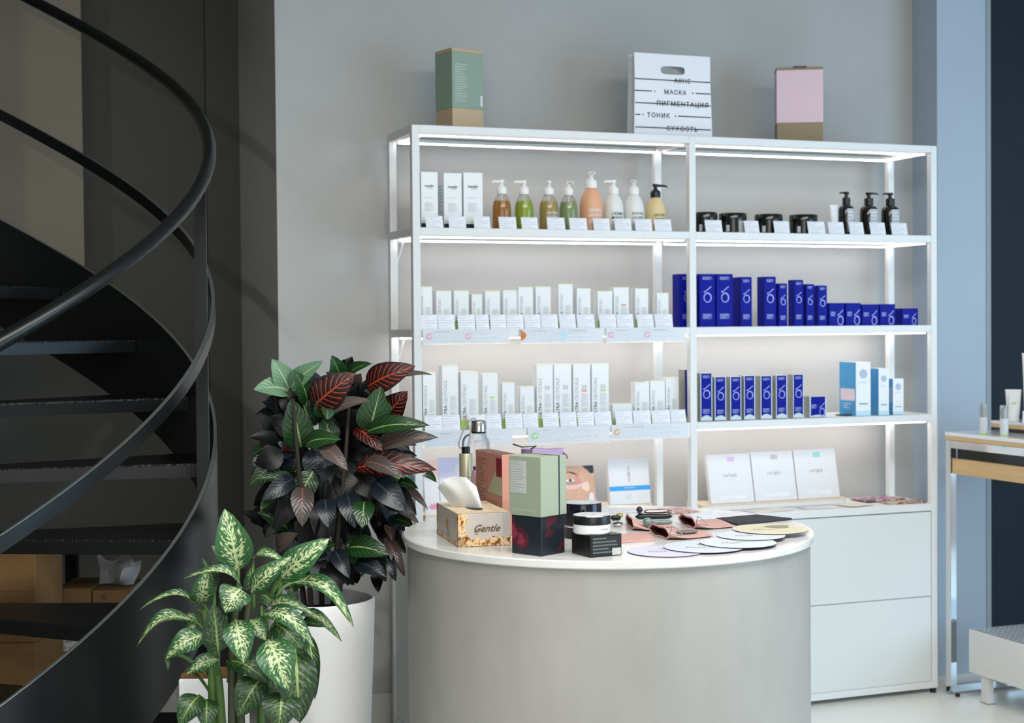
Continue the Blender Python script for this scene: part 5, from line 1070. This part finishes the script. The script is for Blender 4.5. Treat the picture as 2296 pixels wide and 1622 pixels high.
for o_ in [x for x in COL.objects if x.name.startswith('price_card') and x.get('label', '').endswith('riser shelf')]: o_.location = (2.578, -.33, 1.1822); o_.rotation_euler = (0, 0, math.radians(-45))
# bench
bx, by = 2.40, -.148; wp = mat('bench_white', '#d3d4d2', .4)
bn = tag(empty('bench', (bx, by, 0)), 'low white bench with a perforated metal top, under the vanity', 'bench')
part('seat_frame', B().box(0, .40, -.62, 0, .118, .300, .002), wp, bn)
part('seat_tray', B().box(.012, .388, -.608, -.012, .3003, .3015), mat('tray_shadow', '#8d959a', .5), bn)
pm = B(); 
for i in range(14):
    for j in range(22):
        x, y = .03 + i * .026, -.03 - j * .0265; pm.lathe([(.0085, .3016), (.0085, .304)], 6, (x, y, 0), sx=1.3, sy=.9)
pf = part('perforated_plate', pm, mat('plate_metal', '#c9d0d4', .25, metal=.6), bn); pf['kind'] = 'stuff'
for x in (.012, .358):
    for y in (-.11, -.58): part('leg', B().box(x, x + .03, y - .0, y + .045, .004, .118, .001), wp, bn); part('foot_plate', B().box(x - .002, x + .036, y - .004, y + .049, 0, .004), silver_m, bn)
# storage under the stair
kraft = mat('cardboard', '#7d5f3a', .8, noise=.08, nscale=12); tape = mat('packing_tape', '#b5935f', .25)
def carton_at(u0, u1, v0, v1, d, dep, label, flaps=False, grp='cardboard boxes under the stair'):
    a, b2 = onD(u0, v1, d), onD(u1, v1, d); t = onD(u0, v0, d); w = (b2 - a).length; h = t.z - a.z
    o = tag(empty('cardboard_box', (a.x, a.y, a.z), math.atan2(CR.y, CR.x)), label, 'box', grp)
    part('box_body', B().box(0, w, 0, dep, 0, h, .002), kraft, o); part('tape', B().box(w * .02, w * .98, -.0008, 0, h * .47, h * .53), tape, o); return o, w, h
rk = tag(empty('storage_rack', (onD(100, 1500, 5.35).x, onD(100, 1500, 5.35).y, 0), math.atan2(CR.y, CR.x)), 'black metal storage rack with cardboard boxes, under the stair', 'rack'); s = 5.35 / F
for x in (-13 * s, 300 * s):
    for y in (0, .33): part('post', B().box(x, x + 28 * s, y, y + .03, 0, onD(100, 1235, 5.35).z), black_steel, rk)
zsh = onD(100, 1362, 5.35).z
for zz in (zsh - .02, .12, onD(100, 1235, 5.35).z - .02): part('rack_shelf', B().box(-13 * s, 328 * s, .03 if zz < 1 else 0, .36, zz, zz + .02), black_steel, rk)
def on_rack(u0, u1, v0, z, label):
    k = 5.40 / F; x0 = (u0 - 100) * s * 1.0; x1 = (u1 - 100) * s; h = onD(u0, v0, 5.42).z - z
    M_ = Matrix.Translation(rk.location) @ Matrix.Rotation(rk.rotation_euler.z, 4, 'Z'); p = M_ @ Vector((x0, .05, z + .001)); o = tag(empty('cardboard_box', p, rk.rotation_euler.z), label, 'box', 'cardboard boxes under the stair'); w = x1 - x0
    part('box_body', B().box(0, w, 0, .24, 0, h, .002), kraft, o); return o, w, h
o, w, h = on_rack(117, 197, 1318, zsh, 'small brown cardboard box on the rack, without a bag on it'); o, w, h = on_rack(200, 280, 1322, zsh, 'small brown cardboard box on the rack, under the silver bag')
front_text(o, 'K', w * .35, -.001, h * .5, .02, mat('brown_ink', '#5b4326', .7))
bagp = o.matrix_world if False else o.location
pb = B(); rows = []; rn = random.Random(4)
for i in range(9):
    t = i / 8; rows.append([pb.bm.verts.new((.0 + w * (j / 6) * (1 - .1 * t) + .05 * t * (j / 6), .09 + .05 * math.sin(j * 1.1) * math.sin(math.pi * t) + .02 * math.sin(5 * t + j), (.005 + .125 * t * (1 - .35 * abs(math.sin(j * .9)) * t)))) for j in range(7)])
for A, C in zip(rows, rows[1:]):
    for j in range(6): pb.bm.faces.new((A[j], A[j + 1], C[j + 1], C[j]))
pb2 = part('plastic_bag', pb, mat('silver_film', '#b9bcc0', .18, spec=.8, alpha=.75), None, True, 70); pb2.location = o.location + Vector((0, 0, h + .001)); pb2.rotation_euler = rk.rotation_euler; tag(pb2, 'crumpled clear plastic bag lying on a small cardboard box', 'bag')
o, w, h = on_rack(116, 200, 1412, .142, 'cardboard box with a barcode sticker on the lower rack shelf'); panel('barcode_sticker', o, .005, w * .75, 0, h * .80, h * .99, print_mat('barcode_white', '#c9c9c6', '#8b8b88', .1, 3, .8))
a = onD(-60, 1700, 5.05); b2 = onD(86, 1700, 5.05); w = (b2 - a).length
for k2, (z0, z1, lb) in enumerate(((0.0005, .55, 'large brown cardboard box on the floor under the stair'), (.5510, onD(40, 1232, 5.05).z, 'large brown cardboard box stacked on another, under the stair'))):
    o = tag(empty('cardboard_box', (a.x, a.y, z0), rk.rotation_euler.z), lb, 'box', 'cardboard boxes under the stair'); part('box_body', B().box(0, w, 0, .3, 0, z1 - z0, .003), kraft, o); part('tape', B().box(.004, w - .004, -.0008, 0, (z1 - z0) * .3, (z1 - z0) * .42), tape, o); part('flap_seam', B().box(.002, w - .002, -.0006, 0, (z1 - z0) * .55, (z1 - z0) * .556), mat('seam_dark', '#6f5433', .8), o)
